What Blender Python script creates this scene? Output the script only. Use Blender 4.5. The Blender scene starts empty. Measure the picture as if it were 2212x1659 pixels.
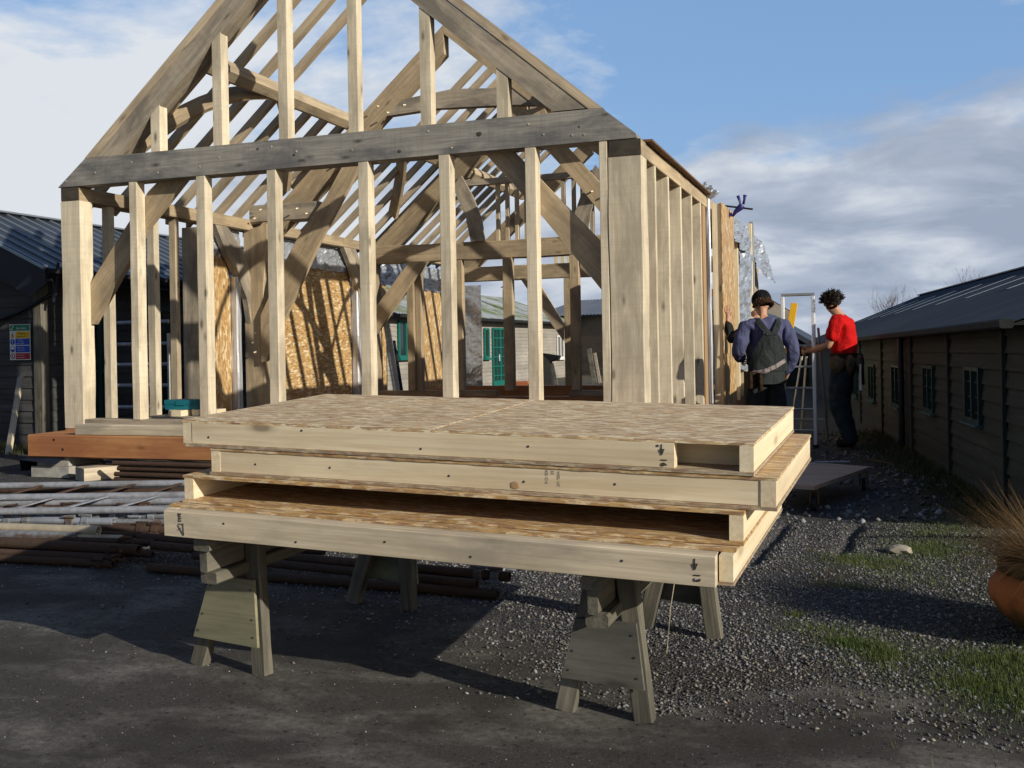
import bpy, bmesh, math, random
import numpy as np
from mathutils import Vector, Matrix, noise as mnoise
random.seed(7)
rng = np.random.default_rng(11)
scene = bpy.context.scene
COL = scene.collection

# ------------------------------------------------------------------ camera model (picture 2212 px wide)
F, ROLL, PX, PY, TH, H = 2190.0, 0.018, 1106.0, 747.0, math.atan(774/2190.0), 1.3
CR, SR, CT, ST = math.cos(ROLL), math.sin(ROLL), math.cos(TH), math.sin(TH)
def ray(x, y):
    u = (x-PX)*CR-(y-PY)*SR; v = (x-PX)*SR+(y-PY)*CR
    a, z = u/F, -v/F
    return Vector((a*CT-ST, a*ST+CT, z))
CAM = Vector((0, 0, H))
def onY(x, y, Y): d = ray(x, y); return CAM+d*(Y/d.y)
def onX(x, y, X): d = ray(x, y); return CAM+d*(X/d.x)
def onZ(x, y, Z=0.0): d = ray(x, y); return CAM+d*((Z-H)/d.z)
def onD(x, y, b): return CAM+ray(x, y)*b

cam_d = bpy.data.cameras.new('camera'); cam = bpy.data.objects.new('camera', cam_d); COL.objects.link(cam)
R0 = Vector((CT, ST, 0)); UP = Vector((0, 0, 1)); FW = Vector((-ST, CT, 0))
ex = R0*CR-UP*SR; ey = R0*SR+UP*CR
m = Matrix((ex, ey, -FW)).transposed().to_4x4(); m.translation = CAM
cam.matrix_world = m
cam_d.sensor_width = 36; cam_d.lens = F/2212*36
cam_d.shift_y = -82.5/2212; cam_d.clip_start = .05; cam_d.clip_end = 2000
scene.camera = cam

# ------------------------------------------------------------------ materials
MATS = {}
class NT:
    def __init__(s, name):
        s.m = bpy.data.materials.new(name); s.m.use_nodes = True
        s.t = s.m.node_tree; s.n = s.t.nodes; s.l = s.t.links
        s.n.clear()
        s.out = s.n.new('ShaderNodeOutputMaterial'); s.b = s.n.new('ShaderNodeBsdfPrincipled')
        s.l.new(s.b.outputs[0], s.out.inputs[0]); s.tc = s.n.new('ShaderNodeTexCoord')
        s.oi = s.n.new('ShaderNodeObjectInfo')
        MATS[name] = s.m
    def link(s, a, b): s.l.new(a, b)
    def vec(s, scale=(1, 1, 1), rnd=True, rot=(0, 0, 0), loc=(0, 0, 0), src=None):
        mp = s.n.new('ShaderNodeMapping'); mp.inputs['Scale'].default_value = scale; mp.inputs['Rotation'].default_value = rot
        mp.inputs['Location'].default_value = loc
        src = src or s.tc.outputs['Object']
        if rnd:
            ad = s.n.new('ShaderNodeVectorMath'); ad.operation = 'ADD'; mu = s.n.new('ShaderNodeMath'); mu.operation = 'MULTIPLY'
            mu.inputs[1].default_value = 37.0; s.link(s.oi.outputs['Random'], mu.inputs[0]); s.link(src, ad.inputs[0]); s.link(mu.outputs[0], ad.inputs[1]); src = ad.outputs[0]
        s.link(src, mp.inputs[0]); return mp.outputs[0]
    def noise(s, v, scale=1, detail=3, rough=.5, dist=0):
        n = s.n.new('ShaderNodeTexNoise'); n.inputs['Scale'].default_value = scale; n.inputs['Detail'].default_value = detail
        n.inputs['Roughness'].default_value = rough; n.inputs['Distortion'].default_value = dist; s.link(v, n.inputs['Vector']); return n.outputs['Fac']
    def voro(s, v, scale=1, feat='F1', out='Distance', rnd=1):
        n = s.n.new('ShaderNodeTexVoronoi'); n.feature = feat; n.inputs['Scale'].default_value = scale; n.inputs['Randomness'].default_value = rnd
        s.link(v, n.inputs['Vector']); return n.outputs[out]
    def ramp(s, f, stops):
        r = s.n.new('ShaderNodeValToRGB'); e = r.color_ramp.elements
        while len(e) < len(stops): e.new(.5)
        for i, (p, c) in enumerate(stops):
            e[i].position = p; e[i].color = (c[0], c[1], c[2], 1) if isinstance(c, (tuple, list)) else (c, c, c, 1)
        s.link(f, r.inputs[0]); return r.outputs[0]
    def mix(s, f, a, b, mode='MIX'):
        x = s.n.new('ShaderNodeMix'); x.data_type = 'RGBA'; x.blend_type = mode
        for i, v in ((0, f), (6, a), (7, b)):
            if hasattr(v, 'links'): s.link(v, x.inputs[i])
            elif i == 0: x.inputs[0].default_value = v
            else: x.inputs[i].default_value = (v[0], v[1], v[2], 1)
        return x.outputs[2]
    def math(s, op, a, b=0.0):
        x = s.n.new('ShaderNodeMath'); x.operation = op
        for i, v in ((0, a), (1, b)):
            if hasattr(v, 'links'): s.link(v, x.inputs[i])
            else: x.inputs[i].default_value = v
        return x.outputs[0]
    def sep(s, v):
        x = s.n.new('ShaderNodeSeparateXYZ'); s.link(v, x.inputs[0]); return x.outputs
    def done(s, col=None, rough=.7, metal=0, bump=None, bs=.3, bd=.01, spec=.3):
        if col is not None:
            if hasattr(col, 'links'): s.link(col, s.b.inputs['Base Color'])
            else: s.b.inputs['Base Color'].default_value = (*col, 1)
        if hasattr(rough, 'links'): s.link(rough, s.b.inputs['Roughness'])
        else: s.b.inputs['Roughness'].default_value = rough
        s.b.inputs['Metallic'].default_value = metal; s.b.inputs['Specular IOR Level'].default_value = spec
        if bump is not None:
            bn = s.n.new('ShaderNodeBump'); bn.inputs['Strength'].default_value = bs; bn.inputs['Distance'].default_value = bd
            s.link(bump, bn.inputs['Height']); s.link(bn.outputs[0], s.b.inputs['Normal'])
        return s.m

def wood(name, light, dark, stain=None, stain_amt=.5, knots=.5, grain=(1.3, 26, 26), rough=.75, bs=.35, saw=0, varies=.16):
    s = NT(name)
    g = s.noise(s.vec(grain), 1.0, 5, .66, .9)
    g2 = s.noise(s.vec((.8, 90, 90)), 1.0, 2, .5)
    c = s.mix(s.ramp(g, [(.36, 0.), (.66, 1.)]), light, dark)
    c = s.mix(s.ramp(g2, [(.45, 0.), (.8, .35)]), c, tuple(x*.6 for x in dark))
    if stain:
        st = s.noise(s.vec((1.1, 3.2, 3.2)), 1.3, 5, .62, .3)
        c = s.mix(s.ramp(st, [(.44, 0.), (.62, stain_amt)]), c, stain)
    if knots:
        v = s.voro(s.vec((1.9, 5.2, 5.2)), 1.0)
        c = s.mix(s.ramp(v, [(.06, knots), (.10, knots*.4), (.17, 0.)]), c, tuple(x*.3 for x in dark))
    # each piece slightly lighter or darker
    r = s.math('MULTIPLY_ADD', s.oi.outputs['Random'], varies*2); r.node.inputs[2].default_value = 1-varies
    hs = s.n.new('ShaderNodeHueSaturation'); s.link(c, hs.inputs['Color']); s.link(r, hs.inputs['Value'])
    h = s.math('ADD', g, s.math('MULTIPLY', g2, .6))
    if saw:
        w = s.noise(s.vec((saw, 1.2, 1.2)), 1, 2, .5); h = s.math('ADD', h, s.math('MULTIPLY', w, .9))
        c3 = s.mix(s.ramp(w, [(.45, .0), (.8, .22)]), hs.outputs[0], tuple(x*.62 for x in dark)); return s.done(c3, rough, bump=h, bs=bs, bd=.004)
    return s.done(hs.outputs[0], rough, bump=h, bs=bs, bd=.004)

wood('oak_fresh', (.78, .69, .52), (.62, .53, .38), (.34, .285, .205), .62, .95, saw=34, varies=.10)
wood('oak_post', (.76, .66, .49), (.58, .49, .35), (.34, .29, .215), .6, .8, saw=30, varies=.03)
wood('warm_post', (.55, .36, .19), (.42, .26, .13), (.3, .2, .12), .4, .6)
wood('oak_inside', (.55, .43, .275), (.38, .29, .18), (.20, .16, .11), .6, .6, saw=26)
wood('oak_grey', (.37, .345, .30), (.225, .212, .19), (.115, .117, .12), .85, .9, saw=36, varies=.08)
wood('oak_rafter', (.48, .41, .31), (.33, .28, .21), (.16, .142, .118), .8, .6, saw=20, varies=.08)
wood('rafter_wood', (.60, .49, .335), (.43, .34, .225), (.20, .16, .12), .5, .6)
wood('end_grain', (.085, .07, .05), (.05, .042, .03), (.03, .03, .03), .6, 0, grain=(8, 14, 14))
wood('pine', (.88, .76, .545), (.66, .53, .34), (.52, .42, .28), .5, .8, grain=(.8, 16, 16), bs=.2, varies=.05)
wood('pine_fresh', (.80, .70, .50), (.70, .575, .37), None, 0, .5, grain=(.8, 15, 15), bs=.2, varies=.05)
wood('pine_grey', (.74, .63, .46), (.48, .395, .275), (.33, .285, .22), .8, .6, grain=(.8, 17, 17), bs=.3, varies=.05)
wood('fir_orange', (.50, .245, .10), (.36, .145, .052), (.26, .09, .045), .6, .5, grain=(.45, 9, 9), bs=.15, varies=.04)
wood('trestle_wood', (.215, .195, .15), (.11, .10, .078), (.06, .058, .046), .7, .7, bs=.5)
wood('ply_green', (.27, .25, .16), (.175, .165, .105), (.085, .085, .05), .9, .0, grain=(2, 9, 9))
wood('ply_grey', (.15, .14, .12), (.095, .09, .078), (.055, .055, .05), .6, .6, grain=(2, 12, 12))
wood('brown_board', (.22, .12, .06), (.14, .075, .04), (.08, .05, .03), .5, .0)
wood('dolly_ply', (.50, .36, .27), (.40, .28, .20), (.56, .45, .36), .5, .0, grain=(2, 5, 5))

def board_cladding(name, light, dark, stain, pitch=.125, amt=.6):
    s = NT(name)
    z = s.sep(s.tc.outputs['Object'])[2]
    fr = s.math('FRACT', s.math('DIVIDE', z, pitch)); idx = s.math('FLOOR', s.math('DIVIDE', z, pitch))
    cb = s.n.new('ShaderNodeCombineXYZ'); x, y, _ = s.sep(s.tc.outputs['Object'])
    s.link(s.math('ADD', s.math('MULTIPLY', x, 1.6), s.math('MULTIPLY', idx, 7.31)), cb.inputs[0]); s.link(s.math('MULTIPLY', y, 1.6), cb.inputs[1]); s.link(s.math('MULTIPLY', z, 30), cb.inputs[2])
    g = s.noise(cb.outputs[0], 1, 5, .6, .4)
    c = s.mix(s.ramp(g, [(.3, 0.), (.7, 1.)]), light, dark)
    st = s.noise(s.vec((.6, .6, 1.1), rnd=False), 1, 5, .65)
    c = s.mix(s.ramp(st, [(.4, 0.), (.66, amt)]), c, stain)
    per = s.noise(s.math('MULTIPLY', idx, .77), 3.1, 0)
    c = s.mix(s.ramp(per, [(.35, .35), (.6, 0.)]), c, tuple(q*.5 for q in dark))
    return s.done(c, .8, bump=g, bs=.4, bd=.004)
board_cladding('cladding_dark', (.062, .066, .058), (.032, .035, .030), (.020, .027, .018), .12, amt=.7)
board_cladding('cladding_left', (.10, .098, .095), (.05, .05, .05), (.03, .03, .032), .16)
board_cladding('cladding_pale', (.46, .42, .36), (.34, .31, .27), (.22, .21, .19), .16)
board_cladding('cladding_far', (.23, .20, .165), (.15, .13, .11), (.08, .07, .065), .16)

def osb(name, pal, strandy=1.0, rough=.7, gl=.3, light=.5, wall=False):
    s = NT(name)
    dist = s.noise(s.vec((3, 3, 3)), 1.5, 2)
    out = []
    for i, (ang, sc) in enumerate(((.10, (14, 58, 58)), (-.22, (18, 66, 66)), (.5, (22, 76, 76)))):
        if wall: ang *= 3.2; sc = (sc[0]*.72, sc[1]*.6, sc[2]*.6)
        v = s.vec(sc, rot=(0, ang if wall else 0, 0 if wall else ang), loc=(i*3.3, i*1.7, 0))
        w = s.n.new('ShaderNodeVectorMath'); w.operation = 'ADD'; s.link(v, w.inputs[0])
        k = s.math('MULTIPLY', dist, .9); s.link(k, w.inputs[1])
        out.append(s.voro(w.outputs[0], 1.0, out='Color'))
    f0 = s.sep(out[0]); f1 = s.sep(out[1]); f2 = s.sep(out[2])
    c = s.ramp(f0[0], pal); cB = s.ramp(f1[1], pal); cC = s.ramp(f2[0], pal)
    c = s.mix(s.ramp(f1[0], [(.48, 0.), (.52, 1.)]), c, cB); c = s.mix(s.ramp(f2[2], [(.66, 0.), (.70, 1.)]), c, cC)
    pale = s.ramp(f1[2], [(.84, 0.), (.86, light)]); c = s.mix(pale, c, (.90, .78, .54))
    h = s.math('ADD', f0[1], f1[0])
    st = s.noise(s.vec((1.2, 1.2, 1.2)), 1.2, 4); c = s.mix(s.ramp(st, [(.45, 0.), (.75, .18)]), c, (.25, .19, .14))
    if not wall:
        v4 = s.voro(s.vec((20, 150, 150), rot=(0, 0, -.12), loc=(9, 4, 0)), 1.0, out='Color'); v5 = s.voro(s.vec((20, 120, 120), rot=(0, 0, .22), loc=(2, 6, 0)), 1.0, out='Color')
        c = s.mix(s.ramp(s.sep(v4)[0], [(.80, 0.), (.82, light)]), c, (.92, .80, .56)); c = s.mix(s.ramp(s.sep(v5)[1], [(.78, 0.), (.80, .75)]), c, (.34, .20, .13))
    fn = s.noise(s.vec((60, 260, 260)), 1, 3); c = s.mix(s.ramp(fn, [(.35, .35), (.6, 0.)]), c, (.16, .10, .06))
    return s.done(c, rough, bump=h, bs=.25, bd=.002, spec=gl)
osb('osb_weathered', [(0., (.56, .37, .19)), (.22, (.76, .56, .31)), (.42, (.44, .275, .155)), (.62, (.84, .65, .38)), (.85, (.60, .41, .22)), (1., (.72, .53, .28))], light=1.)
osb('osb_wall', [(0., (.42, .24, .085)), (.25, (.62, .40, .16)), (.5, (.28, .145, .05)), (.75, (.70, .49, .23)), (1., (.46, .27, .10))], light=.7, rough=.5, wall=True)
osb('osb_gold', [(0., (.44, .26, .10)), (.3, (.56, .36, .15)), (.55, (.38, .21, .08)), (.8, (.62, .42, .19)), (1., (.50, .32, .13))], light=.5, rough=.55)
osb('osb_edge', [(0., (.40, .32, .22)), (.5, (.30, .235, .16)), (1., (.50, .41, .29))], light=.3)

def plain(name, col, rough=.6, metal=0, var=.25, scale=6, spec=.3, bump=.1):
    s = NT(name); n = s.noise(s.vec((1, 1, 1)), scale, 4, .6)
    c = s.mix(s.ramp(n, [(.3, 0.), (.75, 1.)]), tuple(x*(1+var) for x in col), tuple(x*(1-var) for x in col))
    return s.done(c, rough, metal, bump=n, bs=bump, bd=.01, spec=spec)
plain('galvanised', (.33, .35, .385), .5, .4, .25, 9)
plain('aluminium', (.88, .89, .90), .3, .35, .05, 9)
plain('alu_dull', (.42, .42, .40), .45, .7, .2, 9)
plain('cream_tube', (.42, .36, .26), .6, .1, .25, 10)
plain('concrete', (.36, .34, .30), .9, 0, .3, 9, bump=.4)
plain('black_plastic', (.012, .014, .022), .35, 0, .3, 4)
plain('dark_metal', (.016, .018, .018), .85, 0, .4, 5)
plain('frame_green', (.012, .14, .115), .5, 0, .12, 5)
plain('frame_darkgreen', (.012, .045, .04), .5, 0, .2, 5)
plain('sill_green', (.05, .12, .12), .5, 0, .2, 5)
plain('white_paint', (.72, .72, .70), .5, 0, .08, 5)
plain('teal_plastic', (.010, .13, .17), .4, 0, .12, 4)
plain('brick', (.52, .17, .07), .85, 0, .2, 20)
plain('clamp_blue', (.03, .025, .16), .4, 0, .15, 6)
plain('steel_dark', (.05, .05, .055), .4, .8, .2, 6)
plain('yellow_paint', (.75, .42, .02), .45, 0, .05, 5)
plain('rubber', (.02, .02, .02), .8, 0, .3, 8)
plain('nail', (.11, .11, .115), .5, .7, .2, 8)
plain('ink', (.025, .022, .025), .8, 0, .1, 8)
plain('stone', (.30, .27, .22), .9, 0, .3, 12, bump=.5)
plain('twig', (.16, .14, .125), .9, 0, .3, 8)  # lighter and greyer, with the haze of distance put into the colour
def glassm():
    s = NT('window_glass'); n = s.noise(s.vec((1, 1, 1)), 2, 2)
    s.done(s.mix(n, (.012, .018, .02), (.03, .04, .045)), .06, 0, spec=.7)
glassm()
def rusty(name, base, rust, amt=.5):
    s = NT(name); n = s.noise(s.vec((2.2, 9, 9)), 1.4, 6, .65)
    c = s.mix(s.ramp(n, [(.5-.25*amt, 0.), (.62, 1.)]), base, rust)
    n2 = s.noise(s.vec((1, 1, 1)), 30, 3); c = s.mix(s.ramp(n2, [(.4, 0.), (.7, .4)]), c, tuple(x*.5 for x in rust))
    s.done(c, .8, .1, bump=n2, bs=.3, bd=.004)
rusty('rust', (.10, .058, .037), (.062, .038, .027), .6)
rusty('rust_dark', (.06, .045, .035), (.09, .045, .022), .5)
rusty('rust_galv', (.20, .215, .24), (.12, .08, .055), -.1)
rusty('galv_white', (.27, .285, .32), (.20, .20, .215), .0)
def foil():
    s = NT('foil'); n = s.noise(s.vec((3, 3, 4)), 1.6, 4, .55, .8); v = s.voro(s.vec((3, 3, 5)), 1.6, 'DISTANCE_TO_EDGE')
    c = s.mix(n, (.40, .44, .50), (.64, .68, .74))
    h = s.math('ADD', n, s.math('MULTIPLY', v, .7))
    s.done(c, .42, .65, bump=h, bs=.35, bd=.05)
foil()
def foilw():
    s = NT('insulation'); n = s.noise(s.vec((1.2, 40, 40)), 1.2, 4, .6, .3); c = s.mix(s.ramp(n, [(.35, 0.), (.7, 1.)]), (.72, .73, .76), (.35, .36, .40))
    s.done(c, .35, .5, bump=n, bs=.8, bd=.01)
foilw()
def corr(name, col, col2, moss=None, rough=.5, metal=.2):
    s = NT(name); n = s.noise(s.vec((1.2, .25, 1)), 1.2, 5, .65); c = s.mix(s.ramp(n, [(.35, 0.), (.7, 1.)]), col, col2)
    if moss:
        m_ = s.noise(s.vec((.7, .7, .7)), 1.3, 5, .7, .5); c = s.mix(s.ramp(m_, [(.40, 1.), (.56, 0.)]), c, moss)
    s.done(c, rough, metal, bump=n, bs=.1)
corr('roof_dark', (.036, .046, .062), (.055, .066, .085), None, .5, .05)
corr('roof_left', (.035, .045, .06), (.065, .075, .095), None, .35, .2)
corr('roof_grey', (.13, .15, .19), (.19, .21, .25), None, .5, .2)
corr('roof_moss', (.42, .44, .47), (.26, .29, .32), (.15, .19, .075), .7, 0)
plain('skylight', (.75, .78, .70), .5, 0, .12, 4)
plain('seam_light', (.30, .34, .38), .35, .5, .1, 4)

def cloth(name, col, col2, sc=9, rough=.9):
    s = NT(name); n = s.noise(s.vec((1, 1, .6)), sc, 5, .6, .6); n2 = s.noise(s.vec((1, 1, 1)), 240, 2)
    c = s.mix(s.ramp(n, [(.35, 0.), (.68, 1.)]), col, col2); s.done(c, rough, bump=s.math('ADD', n, s.math('MULTIPLY', n2, .1)), bs=1., bd=.05, spec=.1)
cloth('shirt_red', (.66, .015, .014), (.52, .010, .010))
cloth('shirt_purple', (.105, .112, .21), (.072, .078, .15))
cloth('overalls', (.042, .048, .048), (.022, .026, .027))
cloth('jeans', (.085, .09, .08), (.045, .05, .046))
cloth('trousers', (.055, .075, .082), (.03, .042, .048))
cloth('hat', (.012, .012, .014), (.02, .02, .022), 20)
cloth('dark_sleeve', (.02, .02, .02), (.03, .028, .026))
cloth('leather', (.20, .145, .085), (.11, .078, .045), 14, .6)
cloth('leather_dark', (.05, .03, .018), (.028, .017, .011), 14, .6)
cloth('strap_grey', (.32, .27, .26), (.22, .18, .18), 14, .8)
cloth('boot', (.03, .022, .016), (.018, .014, .011), 10, .7)
plain('skin', (.50, .26, .16), .55, 0, .12, 5, spec=.35)
s_ = NT('hair'); n_ = s_.noise(s_.vec((20, 20, 5)), 3, 3); s_.done(s_.mix(n_, (.008, .006, .005), (.03, .02, .014)), .55, bump=n_, bs=.8, bd=.01)
s_ = NT('hair_brown'); n_ = s_.noise(s_.vec((20, 20, 5)), 3, 3); s_.done(s_.mix(n_, (.04, .02, .01), (.11, .055, .028)), .55, bump=n_, bs=.8, bd=.01)
def terracotta():
    s = NT('terracotta'); n = s.noise(s.vec((1, 1, 1)), 6, 5, .65); z = s.sep(s.tc.outputs['Object'])[2]
    mk = s.math('ADD', s.math('MULTIPLY', z, -2.4), s.math('MULTIPLY', n, .9))
    c = s.mix(n, (.60, .19, .055), (.45, .13, .04)); c = s.mix(s.ramp(s.math('ADD', mk, -.25), [(.45, 0.), (.7, .85)]), c, (.045, .05, .02))
    s.done(c, .85, bump=n, bs=.2)
terracotta()
def grassm(name, a, b):
    s = NT(name); n = s.noise(s.vec((1, 1, 1), rnd=False), 4, 3); n2 = s.noise(s.vec((1, 1, 1), rnd=False), 90, 1)
    c = s.mix(s.ramp(n, [(.35, 0.), (.65, 1.)]), a, b); c = s.mix(s.ramp(n2, [(.5, 0.), (.8, .6)]), c, tuple(min(1, x*2.2) for x in b))
    s.done(c, .6, spec=.2)
grassm('grass', (.048, .082, .017), (.088, .105, .028))
grassm('grass_dry', (.17, .105, .045), (.11, .065, .028))
grassm('grass_dull', (.045, .06, .018), (.075, .07, .03))
s_ = NT('pebble'); r_ = s_.n.new('ShaderNodeVertexColor'); r_.layer_name = 'Col'; n_ = s_.noise(s_.vec((1, 1, 1), rnd=False), 200, 2)
s_.done(s_.mix(s_.ramp(n_, [(.3, 0.), (.8, .4)]), r_.outputs[0], (.05, .05, .05)), .7, spec=.5)

# ------------------------------------------------------------------ mesh helpers
MW = {}
def reg(o, mat): MW[o.name] = mat.copy(); return o
def tag(o, label=None, cat=None, group=None, kind=None):
    if label: o['label'] = label
    if cat: o['category'] = cat
    if group: o['group'] = group
    if kind: o['kind'] = kind
    return o
def empty(name, loc, label, cat, group=None):
    o = bpy.data.objects.new(name, None); COL.objects.link(o); o.empty_display_size = .1
    M = Matrix.Translation(Vector(loc)); o.matrix_world = M; reg(o, M)
    return tag(o, label, cat, group)
def link_mesh(me, name, mat, parent=None, M=None, smooth=False):
    M = M or Matrix.Identity(4)
    me.materials.append(MATS[mat])
    if smooth:
        me.shade_smooth()
    o = bpy.data.objects.new(name, me); COL.objects.link(o)
    if parent is not None:
        o.parent = parent; o.matrix_local = MW[parent.name].inverted() @ M
    else: o.matrix_world = M
    reg(o, M); return o
def frame_from(d, up=None, org=None):
    x = Vector(d).normalized(); up = Vector(up) if up is not None else Vector((0, 0, 1))
    if abs(x.dot(up)) > .99: up = Vector((0, 1, 0))
    y = up.cross(x).normalized(); z = x.cross(y)
    M = Matrix((x, y, z)).transposed().to_4x4()
    if org is not None: M.translation = Vector(org)
    return M
class MB:
    """collects shapes in world coordinates; build() links them as ONE mesh object"""
    def __init__(s): s.v = []; s.f = []; s.flat = []
    def add(s, vs, fs):
        b = len(s.v); s.v += [Vector(v) for v in vs]; s.f += [tuple(i+b for i in f) for f in fs]; return s
    def box(s, x0, x1, y0, y1, z0, z1, M=None):
        vs = [Vector((x, y, z)) for z in (z0, z1) for y in (y0, y1) for x in (x0, x1)]
        if M: vs = [M @ v for v in vs]
        return s.add(vs, [(0, 2, 3, 1), (4, 5, 7, 6), (0, 1, 5, 4), (2, 6, 7, 3), (0, 4, 6, 2), (1, 3, 7, 5)])
    def beam(s, p0, p1, w, h, up=None, c=.004, segs=1, wob=0, curve=None):
        """w across (y of frame), h along up; p0,p1 centre line; chamfered, optionally wavy"""
        p0, p1 = Vector(p0), Vector(p1); M = frame_from(p1-p0, up); y, z = M.col[1].to_3d(), M.col[2].to_3d()
        a, b = w/2, h/2; c = min(c, a*.4, b*.4)
        prof = [(-a, -b+c), (-a+c, -b), (a-c, -b), (a, -b+c), (a, b-c), (a-c, b), (-a+c, b), (-a, b-c)]
        vs = []; seed = random.random()*99
        for i in range(segs+1):
            t = i/segs; ctr = p0.lerp(p1, t)
            if curve: ctr = ctr+curve*(4*t*(1-t))
            for j, (py, pz) in enumerate(prof):
                k = 1+(wob*mnoise.noise(Vector((seed, t*segs*.55, (j//2)*1.7))) if wob else 0)
                dz = wob*b*.4*mnoise.noise(Vector((seed+9, t*segs*.4, 0))) if wob else 0
                vs.append(ctr+y*py*k+z*(pz*k+dz))
        fs = [tuple(range(7, -1, -1)), tuple(range(segs*8, segs*8+8))]
        for i in range(segs):
            for j in range(8):
                k = (j+1) % 8; fs.append((i*8+j, i*8+k, i*8+8+k, i*8+8+j))
        return s.add(vs, fs)
    def prism(s, pts, n, cap=True):
        """polygon of 3D points extruded along vector n"""
        n = Vector(n); k = len(pts); a = [Vector(p) for p in pts]; vs = a+[p+n for p in a]
        nor = Vector((0, 0, 0))
        for i in range(k): nor += a[i].cross(a[(i+1) % k])
        fl = nor.dot(n) > 0
        fs = [tuple(range(k))[::-1] if fl else tuple(range(k)), tuple(range(k, 2*k)) if fl else tuple(range(k, 2*k))[::-1]]
        for i in range(k):
            j = (i+1) % k; q = (i, j, j+k, i+k); fs.append(q if fl else q[::-1])
        return s.add(vs, fs)
    def tube(s, p0, p1, r, r1=None, n=10, hollow=0, cap=True):
        p0, p1 = Vector(p0), Vector(p1); r1 = r if r1 is None else r1; M = frame_from(p1-p0); y, z = M.col[1].to_3d(), M.col[2].to_3d()
        def ring(p, q): return [p+(y*math.cos(2*math.pi*i/n)+z*math.sin(2*math.pi*i/n))*q for i in range(n)]
        vs = ring(p0, r)+ring(p1, r1); fs = [(i, (i+1) % n, n+(i+1) % n, n+i) for i in range(n)]
        if hollow:
            d = (p1-p0).normalized()*.12; vs += ring(p0, r*hollow)+ring(p1, r1*hollow)+ring(p0+d, r*hollow)+ring(p1-d, r1*hollow)
            for i in range(n):
                j = (i+1) % n
                fs += [(i, 2*n+i, 2*n+j, j), (n+i, n+j, 3*n+j, 3*n+i), (2*n+i, 4*n+i, 4*n+j, 2*n+j), (3*n+i, 3*n+j, 5*n+j, 5*n+i)]
            fs += [tuple(range(4*n, 5*n)), tuple(range(6*n-1, 5*n-1, -1))]
        elif cap: fs += [tuple(range(n))[::-1], tuple(range(n, 2*n))]
        return s.add(vs, fs)
    def path(s, pts, rad, n=8):
        pts = [Vector(p) for p in pts]; vs = []; k = len(pts)
        if not isinstance(rad, (list, tuple)): rad = [rad]*k
        for i, p in enumerate(pts):
            d = pts[min(i+1, k-1)]-pts[max(i-1, 0)]; M = frame_from(d); y, z = M.col[1].to_3d(), M.col[2].to_3d()
            vs += [p+(y*math.cos(2*math.pi*j/n)+z*math.sin(2*math.pi*j/n))*rad[i] for j in range(n)]
        fs = [(i*n+j, i*n+(j+1) % n, (i+1)*n+(j+1) % n, (i+1)*n+j) for i in range(k-1) for j in range(n)]
        fs += [tuple(range(n))[::-1], tuple(range((k-1)*n, k*n))]
        return s.add(vs, fs)
    def lathe(s, prof, ctr, n=40, wob=0):
        ctr = Vector(ctr); vs = []
        for r, z in prof:
            vs += [ctr+Vector((r*math.cos(2*math.pi*j/n), r*math.sin(2*math.pi*j/n), z)) for j in range(n)]
        fs = [(i*n+j, i*n+(j+1) % n, (i+1)*n+(j+1) % n, (i+1)*n+j) for i in range(len(prof)-1) for j in range(n)]
        return s.add(vs, fs)
    def blob(s, ctr, rad, sub=2, amp=.0, fr=3., M=None):
        bm = bmesh.new(); bmesh.ops.create_icosphere(bm, subdivisions=sub, radius=1)
        vs = []; sd = Vector((random.random()*50, 3, 7))
        for v in bm.verts:
            p = v.co*(1+amp*mnoise.noise(v.co*fr+sd)); p = Vector((p.x*rad[0], p.y*rad[1], p.z*rad[2])); vs.append((M @ p if M else p)+Vector(ctr))
        fs = [tuple(v.index for v in f.verts) for f in bm.faces]; bm.free(); return s.add(vs, fs)
    def build(s, name, mat, parent=None, axis=None, up=None, smooth=False, org=None):
        if org is None:
            org = sum(s.v, Vector())/max(1, len(s.v))
        M = frame_from(axis, up, org) if axis is not None else Matrix.Translation(Vector(org))
        Mi = M.inverted(); me = bpy.data.meshes.new(name)
        me.from_pydata([tuple(Mi @ v) for v in s.v], [], s.f); me.update()
        return link_mesh(me, name, mat, parent, M, smooth)
def abox(name, x0, x1, y0, y1, z0, z1, mat, parent, c=.004, wob=0):
    d = [x1-x0, y1-y0, z1-z0]; k = d.index(max(d)); m_ = [(x0+x1)/2, (y0+y1)/2, (z0+z1)/2]
    p0, p1 = list(m_), list(m_); p0[k] = (x0, y0, z0)[k]; p1[k] = (x1, y1, z1)[k]
    ax = Vector(p1)-Vector(p0)
    if k == 0: w, h = d[1], d[2]
    elif k == 1: w, h = d[0], d[2]
    else: w, h = d[0], d[1]
    segs = max(1, int(d[k]/.25)) if wob else 1
    return MB().beam(p0, p1, w, h, None, c, segs, wob).build(name, mat, parent, ax)
def pbeam(name, p0, p1, w, h, mat, parent, up=None, c=.004, wob=0, curve=None):
    L = (Vector(p1)-Vector(p0)).length; segs = max(8 if curve else 1, int(L/.25)) if (wob or curve) else 1
    return MB().beam(p0, p1, w, h, up, c, segs, wob, curve).build(name, mat, parent, Vector(p1)-Vector(p0))
def text_mesh(mb, txt, M, size, depth=.0008):
    cu = bpy.data.curves.new('t', 'FONT'); cu.body = txt; cu.size = size; cu.extrude = depth; cu.align_x = 'LEFT'; cu.resolution_u = 3
    o = bpy.data.objects.new('t', cu); COL.objects.link(o); dg = bpy.context.evaluated_depsgraph_get(); dg.update()
    me = bpy.data.meshes.new_from_object(o.evaluated_get(dg)); 
    mb.add([M @ v.co for v in me.vertices], [tuple(p.vertices) for p in me.polygons])
    bpy.data.objects.remove(o); bpy.data.curves.remove(cu); bpy.data.meshes.remove(me)
SUN_E, EXPO, SKY_LOC = 4.6, 0.0, (1.7, .4, 0)
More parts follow.
